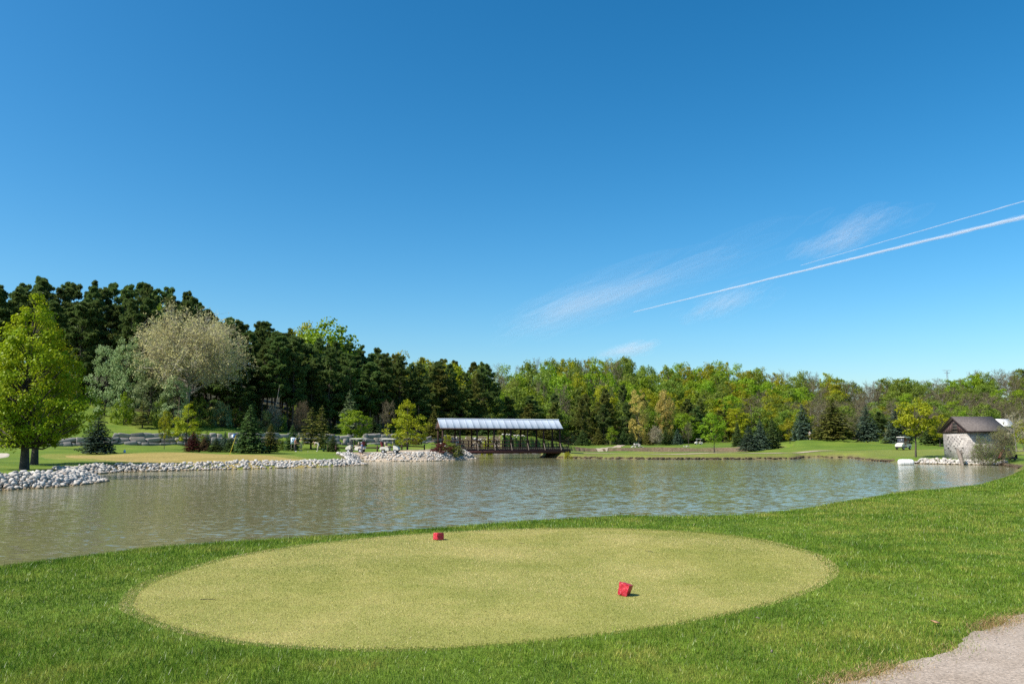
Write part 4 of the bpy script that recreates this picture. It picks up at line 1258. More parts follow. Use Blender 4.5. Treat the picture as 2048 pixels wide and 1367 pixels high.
def mat_roof():
    m, n, l, b, o = nodes('galvanised_roof')
    tc = n.new('ShaderNodeTexCoord'); oi = n.new('ShaderNodeObjectInfo')
    mp = n.new('ShaderNodeMapping'); mp.inputs['Scale'].default_value = (1, .25, .25); l.new(tc.outputs['Object'], mp.inputs[0])
    t = noise(n, l, 3.0, 5, .7, mp.outputs[0]); r = ramp(n, [(.3, (.42, .47, .53)), (.7, (.52, .565, .62))]); l.new(t.outputs[0], r.inputs[0])
    mr = n.new('ShaderNodeMapRange'); mr.inputs[3].default_value = .90; mr.inputs[4].default_value = 1.08; l.new(oi.outputs['Random'], mr.inputs[0])
    h = n.new('ShaderNodeHueSaturation'); l.new(mr.outputs[0], h.inputs['Value']); l.new(r.outputs[0], h.inputs['Color'])
    l.new(h.outputs[0], b.inputs['Base Color']); b.inputs['Metallic'].default_value = .0; b.inputs['Roughness'].default_value = .5
    return m
M['roof'] = mat_roof()

BA = math.asin(.287); BL = 17.7; BW = 3.2
bx, by = XD(883, 112), 112.0
br = empty('covered_bridge', (bx, by, 0.0), BA)
tag(br, 'covered wooden bridge with pale metal roof over the pond channel', 'bridge')
ZD_DECK, ZE, ZR = 1.39, 4.17, 5.42
for yy in (0.0, BW):
    mb = MB(); mb.box((BL / 2 + .3, yy, (ZD_DECK + .70) / 2 - .06), (BL + 2.4, .22, ZD_DECK - .80)); mb.build('girder', M['girder'], br)
mb = MB(); rgw = np.random.default_rng(9)
for i in range(62):
    mb.box((-.9 + (BL + 2.4) * i / 62, BW / 2, ZD_DECK - .03), ((BL + 2.4) / 62 - .02, BW + .3, .07))
mb.build('deck', M['deck'], br)
post_me = None; short_me = None; brace_me = None
for side, yy in ((-1, 0.0), (1, BW)):
    for i in range(8):
        x = .15 + (BL - .3) * i / 7
        if post_me is None:
            mb = MB(); mb.box((0, 0, (ZE - ZD_DECK) / 2), (.18, .18, ZE - ZD_DECK)); post_me = mb.mesh('post')
            mb = MB(); mb.box((0, 0, .58), (.12, .12, 1.16)); short_me = mb.mesh('rail_post')
            mb = MB(); mb.tube([(0, 0, .75), (0, -.62, -.22)], .055, 4); brace_me = mb.mesh('brace')
        link('post', post_me, M['darkwood'], br, (x, yy, ZD_DECK))
        if side < 0 and i > 1 or side > 0:
            o = link('brace', brace_me, M['greywood'], br, (x, yy - .1 * (1 if side < 0 else -1), ZD_DECK))
            if side > 0: o.scale = (1, -1, 1)
        if i < 7:
            link('rail_post', short_me, M['darkwood'], br, (x + (BL - .3) / 14, yy, ZD_DECK))
    link('rail_post', short_me, M['darkwood'], br, (BL + 1.15, yy, ZD_DECK))
    for zz, hh in ((ZD_DECK + 1.12, .12), (ZD_DECK + .62, .10), (ZD_DECK + .16, .10)):
        mb = MB(); mb.box((BL / 2 + .2, yy + side * .11, zz), (BL + 2.0, .05, hh)); mb.build('rail', M['darkwood'], br)
    mb = MB(); mb.box((BL / 2, yy, ZE + .03), (BL + .1, .16, .26)); mb.build('eave_beam', M['darkwood'], br)
for i in range(8):
    x = .15 + (BL - .3) * i / 7
    mb = MB(); mb.box((x, BW / 2, ZE - .02), (.12, BW - .2, .16)); mb.build('tie_beam', M['darkwood'], br)
ov = .32
mb = MB()
sl_y, sl_z = BW / 2 + ov, ZR - ZE + .02
slope_l = math.hypot(sl_y, sl_z); npan = 19; pw = (BL + .5) / npan
ua = np.array([0, sl_y / slope_l, sl_z / slope_l]); un = np.array([0, -sl_z / slope_l, sl_y / slope_l])
def panel_mesh():
    V = []
    for y in (0, slope_l):
        for x, h in ((0, .0), (0, .018), (.035, .018), (.06, .0), (pw * .5, .002), (pw, .0)):
            V.append(np.array([x, 0, 0]) + ua * y + un * (h + .03))
    V = np.array(V); k = 6
    F = np.array([[i, i + 1, k + i + 1, k + i] for i in range(k - 1)])
    Vb = V - un * .035
    F2 = F[:, ::-1] + len(V)
    Fs = np.array([[i + 1, i, 12 + i, 12 + i + 1] for i in range(k - 1)])
    return mesh_np('roof_panel', np.concatenate([V, Vb]), np.concatenate([F, F2, Fs]))
pm = panel_mesh()
for i in range(npan):
    link('roof_panel', pm, M['roof'], br, (-.25 + pw * i, -ov, ZE + .06))
    o = link('roof_panel', pm, M['roof'], br, (-.25 + pw * (i + 1), BW + ov, ZE + .06)); o.rotation_euler = (0, 0, math.pi)
mb = MB(); mb.tube([(-.3, BW / 2, ZR + .15), (BL + .3, BW / 2, ZR + .15)], .09, 6); mb.build('ridge_cap', M['roof'], br)
for yy in (-ov, BW + ov):
    mb = MB(); mb.box((BL / 2, yy, ZE + .02), (BL + .46, .05, .14)); mb.build('fascia', M['darkwood'], br)
# gables of upright boards
for gxx in (-.12, BL + .12):
    for i in range(12):
        y0 = -ov + .06 + (BW + 2 * ov - .12) * i / 12; y1 = y0 + (BW + 2 * ov - .12) / 12 - .015
        hh = lambda y: ZE + .06 + sl_z * (1 - abs(y - BW / 2) / sl_y)
        ym = BW / 2 if y0 < BW / 2 < y1 else None
        pts = [(y0, ZE - .05), (y1, ZE - .05), (y1, hh(y1))] + ([(ym, hh(ym))] if ym else []) + [(y0, hh(y0))]
        k = len(pts)
        V = [[gxx - .02, a, b] for a, b in pts] + [[gxx + .02, a, b] for a, b in pts]
        mb = MB(); mb.add(V, [np.array([[q_, (q_ + 1) % k, k + (q_ + 1) % k, k + q_] for q_ in range(k)]), np.arange(k)[None, ::-1], np.arange(k)[None, :] + k])
        mb.build('gable_board', M['boards'], br)
# concrete abutments
M['concrete'] = plain('concrete', (.30, .27, .24), .9, var=.2, scale=1.5, bump=.3)
for xx in (-.6, BL + .9):
    mb = MB(); mb.box((xx, BW / 2, .25), (1.3, BW + .5, .95)); mb.build('abutment', M['concrete'], br)

# ------------------------------------------------------------------ pump house
def mat_block():
    m, n, l, b, o = nodes('split_block_wall')
    geo = n.new('ShaderNodeNewGeometry'); tc = n.new('ShaderNodeTexCoord')
    sp = n.new('ShaderNodeSeparateXYZ'); l.new(tc.outputs['Object'], sp.inputs[0])
    ad = n.new('ShaderNodeMath'); ad.operation = 'ADD'; l.new(sp.outputs[0], ad.inputs[0]); l.new(sp.outputs[1], ad.inputs[1])
    cb = n.new('ShaderNodeCombineXYZ'); l.new(ad.outputs[0], cb.inputs[0]); l.new(sp.outputs[2], cb.inputs[1])
    br_ = n.new('ShaderNodeTexBrick'); l.new(cb.outputs[0], br_.inputs[0])
    br_.inputs['Color1'].default_value = (.31, .28, .25, 1); br_.inputs['Color2'].default_value = (.54, .495, .44, 1); br_.inputs['Mortar'].default_value = (.19, .165, .15, 1)
    br_.inputs['Scale'].default_value = 1.0; br_.inputs['Brick Width'].default_value = .40; br_.inputs['Row Height'].default_value = .20; br_.inputs['Mortar Size'].default_value = .012
    t = noise(n, l, 9, 6, .75, tc.outputs['Object']); r = ramp(n, [(.3, (.68, .68, .68)), (.7, (1.12, 1.12, 1.12))]); l.new(t.outputs[0], r.inputs[0])
    l.new(mixc(n, l, 1.0, br_.outputs[0], r.outputs[0], 'MULTIPLY'), b.inputs['Base Color'])
    b.inputs['Roughness'].default_value = .9; b.inputs['Specular IOR Level'].default_value = .2
    bp = n.new('ShaderNodeBump'); bp.inputs['Strength'].default_value = .9; bp.inputs['Distance'].default_value = .05
    l.new(t.outputs[0], bp.inputs['Height']); l.new(bp.outputs[0], b.inputs['Normal'])
    return m
M['block'] = mat_block()
M['siding'] = mat_wood('mauve_brown_siding', (.115, .072, .066))
M['shingle'] = plain('brown_shingles', (.135, .112, .098), .9, var=.22, scale=6, bump=.6)
M['darktrim'] = plain('dark_trim', (.035, .022, .018), .7)
M['darkhole'] = plain('dark_pipe', (.018, .016, .015), .8)
hx0, hx1, hy0, hy1 = XD(1938, 86), XD(1938, 86) + 3.8, 86.0, 91.1
hz0 = .35; hze = 3.45; hzr = 5.02
ph = empty('pump_house', (hx0, hy0, 0.0)); tag(ph, 'small stone pump house with brown gable roof on the right bank', 'building')
W_, D_ = hx1 - hx0, hy1 - hy0
mb = MB(); mb.box((W_ / 2, D_ / 2, (hz0 + hze) / 2 - .3), (W_, D_, hze - hz0 + .6)); mb.build('wall', M['block'], ph)
for gx_, sgn in ((-.03, -1), (W_ + .03, 1)):
    nb_ = 16
    for i in range(nb_):
        y0 = -.30 + (D_ + .6) * i / nb_; y1 = y0 + (D_ + .6) / nb_ - .012
        hh = lambda y: hze + .10 + (hzr - hze - .12) * (1 - abs(y - D_ / 2) / (D_ / 2 + .30))
        ym = D_ / 2 if y0 < D_ / 2 < y1 else None
        pts = [(y0, hze - .12), (y1, hze - .12), (y1, hh(y1))] + ([(ym, hh(ym))] if ym else []) + [(y0, hh(y0))]
        k = len(pts); V = [[gx_ - .03, a, b] for a, b in pts] + [[gx_ + .03, a, b] for a, b in pts]
        mb = MB(); mb.add(V, [np.array([[q_, (q_ + 1) % k, k + (q_ + 1) % k, k + q_] for q_ in range(k)]), np.arange(k)[None, ::-1], np.arange(k)[None, :] + k])
        mb.build('siding_board', M['siding'], ph)
win = MB(); wy_, wz0, wz1 = D_ * .47, hze + .05, hze + 1.02
win.box((-.075, wy_, (wz0 + wz1) / 2), (.03, 1.0, wz1 - wz0)); wo = win.build('window', M['darkhole'], ph)
for zz in (wz0, wz0 + (wz1 - wz0) * .33, wz0 + (wz1 - wz0) * .66, wz1):
    mb = MB(); mb.box((-.10, wy_, zz), (.06, 1.06, .055)); mb.build('frame_bar', M['greywood'], wo)
for yy in (-.52, .52):
    mb = MB(); mb.box((-.10, wy_ + yy, (wz0 + wz1) / 2), (.05, .07, wz1 - wz0 - .06)); mb.build('frame_post', M['siding'], wo)
for s_ in (0, 1):
    ye = -.42 if s_ == 0 else D_ + .42
    V = []
    for x in (-.32, W_ + .32):
        for (yv, zv) in ((ye, hze + .02), (D_ / 2, hzr + .06)):
            for dz in (0, .09): V.append((x, yv, zv + dz))
    V = np.array(V); F = np.array([[0, 2, 6, 4], [1, 5, 7, 3], [0, 4, 5, 1], [2, 3, 7, 6], [0, 1, 3, 2], [4, 6, 7, 5]])
    mb = MB(); mb.add(V, F); mb.build('roof', M['shingle'], ph)
    for x in (-.36, W_ + .36):
        mb = MB(); mb.tube([(x, ye - .02, hze + .02), (x, D_ / 2 + (.002 if s_ else -.002), hzr + .06)], .075, 4); mb.build('barge_board', M['darktrim'], ph)
    mb = MB(); mb.box((W_ / 2, ye - .03, hze + .03), (W_ + .6, .05, .14)); mb.build('fascia', M['darktrim'], ph)
# outlet pipes in a staggered pattern on the gable wall
pipe_px = [(470, 620), (543, 615), (617, 612), (690, 608), (448, 658), (515, 655), (585, 655), (652, 652), (725, 650), (483, 700), (552, 700), (625, 698), (697, 694), (455, 745), (525, 742), (597, 742), (670, 738), (425, 785), (493, 785), (567, 788), (635, 780), (458, 830), (597, 835), (740, 825), (497, 880), (705, 878)]
pm_ = MB(); pm_.tube([(.04, 0, 0), (-.10, 0, -.02)], .034, 6); pm_ = pm_.mesh('outlet_pipe')
for a, b in pipe_px:
    px = 1850 + a / 9.76; py = 810 + b / 9.76
    yy = hx0 / ((px - CX) / FPX * 0.9925)
    o = link('outlet_pipe', pm_, M['darkhole'], ph, (0, min(max(yy - hy0, .15), D_ - .15), ZD(px, py, yy)))
    if b > 820: o.scale = (1.6, 1.8, 1.8)
# driftwood log and stake leaning at the wall, white tank
gxw = hx0 - .9
mb = MB(); lx = XD(1903.5, 85.0)
mb.tube([(lx, 83.2, -.15), (lx + .25, 83.9, .6), (lx + .42, 84.6, 1.35), (lx + .62, 85.2, 1.62)], [.13, .20, .20, .10], 7)
o = mb.build('driftwood_log', M['greywood']); tag(o, 'grey driftwood log leaning up from the water at the pump house', 'log')
lx = XD(1922.5, 85); mb = MB(); mb.tube([(lx, 85.0, .1), (lx - .02, 85.05, 1.55)], .045, 5); mb.box((lx, 84.97, 1.2), (.22, .04, .10))
o = mb.build('stake', M['greywood']); tag(o, 'thin wooden stake standing before the pump house wall', 'stake')
M['white'] = plain('white_plastic', (.72, .71, .68), .45, var=.08, scale=2)
tx, ty = P(1812, 928.6, .02)
tank = empty('float_tank', (tx, ty, .22), R(-8)); tag(tank, 'white cylindrical float tank lying at the water edge', 'tank')
prof = [(-.78, .0), (-.77, .20), (-.70, .32), (-.58, .36), (-.25, .37), (.25, .37), (.58, .36), (.70, .32), (.77, .20), (.78, .0)]
mb = MB(); mb.tube([(a, 0, 0) for a, b in prof], [max(b, .02) for a, b in prof], 20); mb.build('shell', M['white'], tank, True)
for xx in (-.3, .3):
    mb = MB(); mb.tube([(xx - .03, 0, 0), (xx + .03, 0, 0)], .385, 20); mb.build('band', M['white'], tank)
mb = MB(); mb.tube([(.76, 0, .05), (1.05, .05, -.02), (1.35, .2, .02)], .05, 6); mb.build('hose', M['darktrim'], tank)

# ------------------------------------------------------------------ golf carts
M['cream_paint'] = plain('cream_paint', (.66, .62, .52), .35, var=.04, scale=1, spec=.5)
M['black'] = plain('black_rubber', (.02, .02, .022), .7, var=.2)
M['darkgrey'] = plain('dark_grey_plastic', (.05, .05, .055), .55, var=.15)
M['rim'] = plain('pale_wheel_rim', (.55, .55, .55), .4, var=.08)
M['tanseat'] = plain('tan_vinyl', (.42, .33, .22), .6, var=.1)
M['redbag'] = plain('dark_red_bag', (.16, .025, .025), .7, var=.2)
M['bluebag'] = plain('blue_bag', (.04, .07, .16), .7, var=.2)
M['club'] = plain('steel_club', (.45, .45, .46), .35, .6)
def mat_shield():
    m, n, l, b, o = nodes('tinted_windshield')
    b.inputs['Base Color'].default_value = (.10, .11, .13, 1); b.inputs['Roughness'].default_value = .15; b.inputs['Alpha'].default_value = .55
    return m
M['shield'] = mat_shield()

def wheel(mb_t, mb_r, x, y, z, r):
    mb_t.tube([(x, y - .09, z), (x, y - .075, z), (x, y + .075, z), (x, y + .09, z)], [r * .86, r, r, r * .86], 16)
    mb_r.tube([(x, y - .10, z), (x, y + .10, z)], r * .55, 12)

def golf_cart(label, x, y, rz, bags=(), group='golf carts', seatmat='tanseat', dz=0.05):
    e = empty('golf_cart', (x, y, H(x, y) + dz), rz); tag(e, label, 'golf cart', group)
    # rounded front cowl, floor pan, rear body
    for name, prof, y0, y1 in (('front_cowl', [(1.18, .38), (1.22, .52), (1.16, .68), (.98, .82), (.70, .95), (.56, .98), (.52, .90), (.56, .60), (.56, .38)], -.52, .52),
                               ('floor_pan', [(.62, .26), (.62, .36), (-.10, .36), (-.10, .26)], -.52, .52),
                               ('rear_body', [(-1.16, .42), (-1.20, .60), (-1.10, .76), (-.80, .82), (-.12, .76), (-.02, .60), (-.02, .34), (-.45, .30), (-.50, .52), (-.95, .52), (-1.02, .38)], -.56, .56)):
        mb = MB(); mb.prism(prof, y0, y1); mb.build(name, M['cream_paint' if name != 'floor_pan' else 'darkgrey'], e)
    mb = MB(); mb.box((.92, 0, .40), (.5, .9, .22)); mb.box((1.2, 0, .36), (.10, .96, .10)); mb.build('front_bumper', M['darkgrey'], e)
    for xw in (.80, -.74):
        for yw in (-.50, .50):
            t = MB(); r_ = MB(); wheel(t, r_, xw, yw, .23, .23); wo_ = t.build('wheel', M['black'], e); r_.build('rim', M['rim'], wo_)
    mb = MB(); mb.box((-.22, 0, .84), (.52, 1.02, .15)); mb.build('seat', M[seatmat], e)
    mb = MB(); mb.box((-.50, 0, 1.12), (.12, 1.02, .42), ry=-.15); mb.build('backrest', M[seatmat], e)
    mb = MB()
    prof = [(-.95, 1.74), (-.92, 1.80), (-.6, 1.84), (.2, 1.85), (.62, 1.81), (.70, 1.76), (.66, 1.73), (-.9, 1.72)]
    mb.prism(prof, -.60, .60); mb.build('roof', M['cream_paint'], e)
    for yy in (-.50, .50):
        mb = MB(); mb.tube([(.62, yy, .92), (.50, yy, 1.74)], .02, 5); mb.build('roof_strut', M['black'], e)
        mb = MB(); mb.tube([(-.66, yy, .78), (-.72, yy, 1.74)], .022, 5); mb.build('roof_strut', M['black'], e)
    mb = MB(); mb.box((.575, 0, 1.32), (.012, .98, .72), ry=-.145); mb.build('windshield', M['shield'], e)
    mb = MB(); an = np.linspace(0, 2 * math.pi, 17); mb.tube([(.26 + .06 * math.cos(a), -.26 + .17 * math.sin(a), 1.10 + .15 * math.cos(a)) for a in an], .014, 5); mb.tube([(.55, -.26, .85), (.26, -.26, 1.10)], .018, 5); mb.build('steering_wheel', M['black'], e)
    for i, bm_ in enumerate(bags):
        yy = -.24 + .48 * i
        mb = MB(); mb.tube([(-.90, yy, .60), (-1.06, yy, 1.42)], [.13, .16], 10); b_ = mb.build('golf_bag', M[bm_], e)
        mb = MB(); rg_ = np.random.default_rng(i + 5)
        for q_ in range(6):
            ox_, oy_ = rg_.normal() * .06, rg_.normal() * .06
            mb.tube([(-1.04 + ox_, yy + oy_, 1.35), (-1.10 + ox_ * 1.5, yy + oy_ * 1.5, 1.62 + rg_.random() * .12)], .012, 4); mb.box((-1.10 + ox_ * 1.5, yy + oy_ * 1.5, 1.66), (.09, .05, .05))
        mb.build('clubs', M['club'], b_)
    return e

golf_cart('cream golf cart facing left with a man in blue beside it', XD(712, 103), 103.0, R(172), ('redbag', 'redbag'))
golf_cart('cream golf cart facing right, parked nearest the bridge', XD(780, 101.5), 101.5, R(-6), ('redbag', 'black'))
golf_cart('cream golf cart with a seated driver on the path at the right', XD(1806, 115.5), 115.5, R(212), ('bluebag', 'redbag'))
golf_cart('tiny distant white golf cart under the trees behind the back pond', XD(1397, 252), 252.0, R(185), ())

# ------------------------------------------------------------------ people
SKIN = plain('skin', (.42, .25, .17), .6, var=.06)
def cloth(name, c): return plain(name, c, .85, var=.12, scale=8, spec=.15)
BASE = {'pelvis': (0, 0, .95), 'waist': (0, 0, 1.10), 'chest': (.01, 0, 1.32), 'neck': (.0, 0, 1.50), 'head0': (.01, 0, 1.58), 'head1': (.025, 0, 1.66), 'head2': (.015, 0, 1.74),
        'nose': (.125, 0, 1.645),
        'shL': (0, .18, 1.43), 'elL': (.02, .25, 1.15), 'wrL': (.12, .24, .92), 'shR': (0, -.18, 1.43), 'elR': (.02, -.25, 1.15), 'wrR': (.12, -.24, .92),
        'hipL': (0, .10, .90), 'knL': (.03, .11, .50), 'anL': (0, .11, .09), 'toL': (.17, .12, .04), 'hipR': (0, -.10, .90), 'knR': (.03, -.11, .50), 'anR': (0, -.11, .09), 'toR': (.17, -.12, .04)}
EDG = [('pelvis', 'waist'), ('waist', 'chest'), ('chest', 'neck'), ('neck', 'head0'), ('head0', 'head1'), ('head1', 'head2'), ('head1', 'nose'), ('chest', 'shL'), ('shL', 'elL'), ('elL', 'wrL'), ('chest', 'shR'), ('shR', 'elR'), ('elR', 'wrR'),
       ('pelvis', 'hipL'), ('hipL', 'knL'), ('knL', 'anL'), ('anL', 'toL'), ('pelvis', 'hipR'), ('hipR', 'knR'), ('knR', 'anR'), ('anR', 'toR')]
RAD = {'pelvis': .15, 'waist': .135, 'chest': .155, 'neck': .06, 'head0': .072, 'head1': .098, 'head2': .07, 'nose': .018, 'sh': .072, 'el': .047, 'wr': .032, 'hip': .095, 'kn': .062, 'an': .042, 'to': .035}

def person(label, x, y, rz, pose, top, legs, shoes, cap=None, shorts=True, group='golfers', dz=0.0, z=None, club=False, sleeve=False):
    J = dict(BASE); J.update(pose)
    # fingers: four and a thumb from each wrist
    E_ = list(EDG); names = list(J.keys()); rad = {}
    for s_ in 'LR':
        w = np.array(J['wr' + s_]); e_ = np.array(J['el' + s_]); d = unit(w - e_)
        side = unit(np.cross(d, np.array([1.0, .2, .3]))); up_ = np.cross(side, d)
        palm = w + d * .075; J['pa' + s_] = tuple(palm); E_.append(('wr' + s_, 'pa' + s_)); rad['pa' + s_] = .034
        for k in range(4):
            p = palm + side * (.026 * (k - 1.5)) + d * (.045 + .008 * (1.5 - abs(k - 1.3))); q_ = p + d * .03 + up_ * .025
            J[f'f{k}a{s_}'] = tuple(p); J[f'f{k}b{s_}'] = tuple(q_); E_ += [('pa' + s_, f'f{k}a{s_}'), (f'f{k}a{s_}', f'f{k}b{s_}')]; rad[f'f{k}a{s_}'] = .0095; rad[f'f{k}b{s_}'] = .008
        p = w + d * .05 + side * .05; J['th' + s_] = tuple(p); E_.append(('wr' + s_, 'th' + s_)); rad['th' + s_] = .011
    names = list(J.keys()); idx = {k: i for i, k in enumerate(names)}
    me_ = bpy.data.meshes.new('person'); me_.from_pydata([J[k] for k in names], [(idx[a], idx[b]) for a, b in E_], [])
    o = bpy.data.objects.new('skin_source', me_); COL.objects.link(o)
    o.modifiers.new('skin', 'SKIN'); sd_ = o.modifiers.new('sub', 'SUBSURF'); sd_.levels = 1; sd_.render_levels = 1
    for i, k in enumerate(names):
        r_ = rad.get(k) or RAD.get(k) or RAD.get(k[:-1])
        v = me_.skin_vertices[0].data[i]; v.radius = (r_, r_ * (1.15 if k in ('pelvis', 'waist', 'chest') else 1)); v.use_root = (k == 'pelvis')
    dg = bpy.context.evaluated_depsgraph_get(); dg.update()
    body = bpy.data.meshes.new_from_object(o.evaluated_get(dg)); body.name = 'person'
    bpy.data.objects.remove(o); bpy.data.meshes.remove(me_)
    mats = [SKIN, top, legs, shoes]
    body.materials.clear()
    for m_ in mats: body.materials.append(m_)
    A = np.array([J[a] for a, b in E_]); B = np.array([J[b] for a, b in E_])
    for p in body.polygons:
        c = np.array(p.center); ab = B - A; t = np.clip(((c - A) * ab).sum(1) / ((ab * ab).sum(1) + 1e-9), 0, 1)
        dd_ = np.linalg.norm(A + ab * t[:, None] - c, axis=1); k = int(dd_.argmin()); a, b = E_[k]; tt = t[k]
        m_ = 0
        if a in ('waist', 'chest') and b in ('chest', 'shL', 'shR') or (a == 'pelvis' and b == 'waist' and tt > .35) or (b == 'neck' and tt < .6): m_ = 1
        elif a[:2] == 'sh': m_ = 1 if (tt < .75 or sleeve) else 0
        elif a[:2] == 'el': m_ = 1 if sleeve else 0
        elif a == 'pelvis' or a[:3] == 'hip': m_ = 2
        elif a[:2] == 'kn': m_ = 2 if (not shorts) else (2 if tt < .12 else (3 if tt > .82 else 0))
        elif a[:2] == 'an': m_ = 3
        p.material_index = m_; p.use_smooth = True
    zz = H(x, y) if z is None else z
    o = bpy.data.objects.new('person', body); COL.objects.link(o); o.location = (x, y, zz + dz); o.rotation_euler = (0, 0, rz)
    tag(o, label, 'person', group)
    h = np.array(J['head1']); h2 = np.array(J['head2']); ax = unit(h2 - h)
    fwd = unit(np.array(J['nose']) - h); fwd = unit(fwd - ax * fwd.dot(ax))
    mb = MB()
    if cap is not None:
        mb.tube([h + ax * .035, h + ax * .075, h + ax * .11, h + ax * .135], [.108, .105, .085, .03], 12)
        c0 = h + ax * .04 + fwd * .13; sd2 = np.cross(ax, fwd)
        mb.add([c0 - sd2 * .07 - fwd * .05, c0 + sd2 * .07 - fwd * .05, c0 + sd2 * .05 + fwd * .06, c0 - sd2 * .05 + fwd * .06, c0 - sd2 * .07 - fwd * .05 + ax * .012, c0 + sd2 * .07 - fwd * .05 + ax * .012, c0 + sd2 * .05 + fwd * .06 + ax * .008, c0 - sd2 * .05 + fwd * .06 + ax * .008], np.array([[3, 2, 1, 0], [4, 5, 6, 7], [0, 1, 5, 4], [1, 2, 6, 5], [2, 3, 7, 6], [3, 0, 4, 7]]))
        mb.build('cap', cap, o)
    else:
        mb.tube([h - fwd * .02 + ax * .0, h - fwd * .02 + ax * .05, h - fwd * .015 + ax * .10, h + ax * .125], [.100, .108, .088, .03], 12)
        mb.build('hair', cloth('brown_hair', (.06, .04, .025)), o)
    return o

C_ = lambda n, c: cloth(n, c)
WHITE_C = C_('white_cloth', (.70, .69, .66)); CREAM_C = C_('cream_cloth', (.62, .55, .42)); BLACK_C = C_('dark_cloth', (.03, .03, .035))
person('golfer in an orange shirt, white cap and dark trousers by the sign', XD(591.5, 105.5), 105.5, R(-15), {'wrL': (.30, .10, 1.10), 'elL': (.05, .24, 1.16), 'wrR': (.30, -.06, 1.10), 'elR': (.05, -.24, 1.16)},
       C_('orange_cloth', (.60, .24, .12)), BLACK_C, WHITE_C, WHITE_C, shorts=False)
person('golfer in a yellow-green shirt and cap with pale shorts', XD(602.5, 105.8), 105.8, R(120), {'wrR': (.05, -.30, .92), 'elR': (-.02, -.30, 1.16)},
       C_('lime_cloth', (.52, .52, .16)), C_('plaid_cloth', (.42, .37, .28)), WHITE_C, C_('lime_cap', (.60, .60, .22)))
person('golfer in cream clothes bending over to the left', XD(636, 105.0), 105.0, R(178), {'pelvis': (-.12, 0, .92), 'waist': (-.02, 0, 1.03), 'chest': (.20, 0, 1.16), 'neck': (.38, 0, 1.20), 'head0': (.45, 0, 1.20), 'head1': (.53, 0, 1.19), 'head2': (.60, 0, 1.22), 'nose': (.57, 0, 1.09),
       'shL': (.30, .18, 1.17), 'elL': (.42, .22, .92), 'wrL': (.50, .12, .72), 'shR': (.30, -.18, 1.17), 'elR': (.42, -.22, .92), 'wrR': (.50, -.12, .72), 'hipL': (-.12, .1, .88), 'hipR': (-.12, -.1, .88), 'knL': (.0, .12, .48), 'knR': (.0, -.12, .48)},
       CREAM_C, CREAM_C, WHITE_C, C_('tan_cap', (.50, .36, .22)), shorts=False)
person('man in a blue shirt and grey shorts stepping beside the left golf cart', XD(724.5, 101.6), 101.6, R(200), {'knL': (.18, .10, .52), 'anL': (.30, .10, .10), 'toL': (.47, .10, .06), 'anR': (-.18, -.11, .10), 'toR': (-.02, -.11, .04), 'wrL': (.32, .15, 1.05), 'elL': (.10, .25, 1.18), 'wrR': (.28, -.15, 1.08), 'chest': (.06, 0, 1.31), 'neck': (.07, 0, 1.48), 'head0': (.08, 0, 1.57), 'head1': (.10, 0, 1.65), 'head2': (.09, 0, 1.73), 'nose': (.2, 0, 1.63)},
       C_('blue_cloth', (.05, .13, .30)), C_('grey_cloth', (.22, .21, .24)), WHITE_C, C_('grey_cap', (.45, .45, .47)))
person('golfer in a white shirt and dark shorts walking on the mound', XD(1620, 153.5), 153.5, R(30), {'knL': (.16, .10, .50), 'anL': (.26, .10, .10), 'toL': (.43, .10, .06), 'anR': (-.22, -.11, .12), 'toR': (-.06, -.11, .04), 'wrL': (-.12, .26, .95), 'wrR': (.25, -.24, 1.0)},
       WHITE_C, BLACK_C, WHITE_C, None)
SIT = {'pelvis': (0, 0, .10), 'waist': (-.03, 0, .26), 'chest': (-.06, 0, .48), 'neck': (-.05, 0, .66), 'head0': (-.04, 0, .74), 'head1': (-.02, 0, .82), 'head2': (-.03, 0, .90), 'nose': (.08, 0, .805), 'shL': (-.06, .18, .60), 'elL': (.12, .24, .36), 'wrL': (.36, .16, .34), 'shR': (-.06, -.18, .60), 'elR': (.12, -.24, .36), 'wrR': (.36, -.16, .34),
       'hipL': (.05, .1, .10), 'knL': (.45, .13, .12), 'anL': (.48, .13, -.32), 'toL': (.64, .13, -.38), 'hipR': (.05, -.1, .10), 'knR': (.45, -.13, .12), 'anR': (.48, -.13, -.32), 'toR': (.64, -.13, -.38)}
cxr, cyr = XD(1806, 115.5), 115.5; ca_, sa_ = math.cos(R(212)), math.sin(R(212)); zc_ = H(cxr, cyr)
def incart(lx, ly): return cxr + lx * ca_ - ly * sa_, cyr + lx * sa_ + ly * ca_
qx, qy = incart(-.22, .26); person('driver in a rust orange shirt sitting in the right golf cart', qx, qy, R(212), SIT, C_('rust_cloth', (.36, .15, .07)), C_('tan_shorts', (.45, .34, .22)), WHITE_C, C_('dark_cap', (.05, .04, .04)), z=zc_ + .05 + .90)
qx, qy = incart(-.22, -.26); person('passenger in a dark shirt sitting in the right golf cart', qx, qy, R(212), SIT, C_('maroon_cloth', (.10, .05, .05)), C_('khaki_shorts', (.36, .28, .18)), WHITE_C, C_('white_cap', (.6, .6, .58)), z=zc_ + .05 + .90)

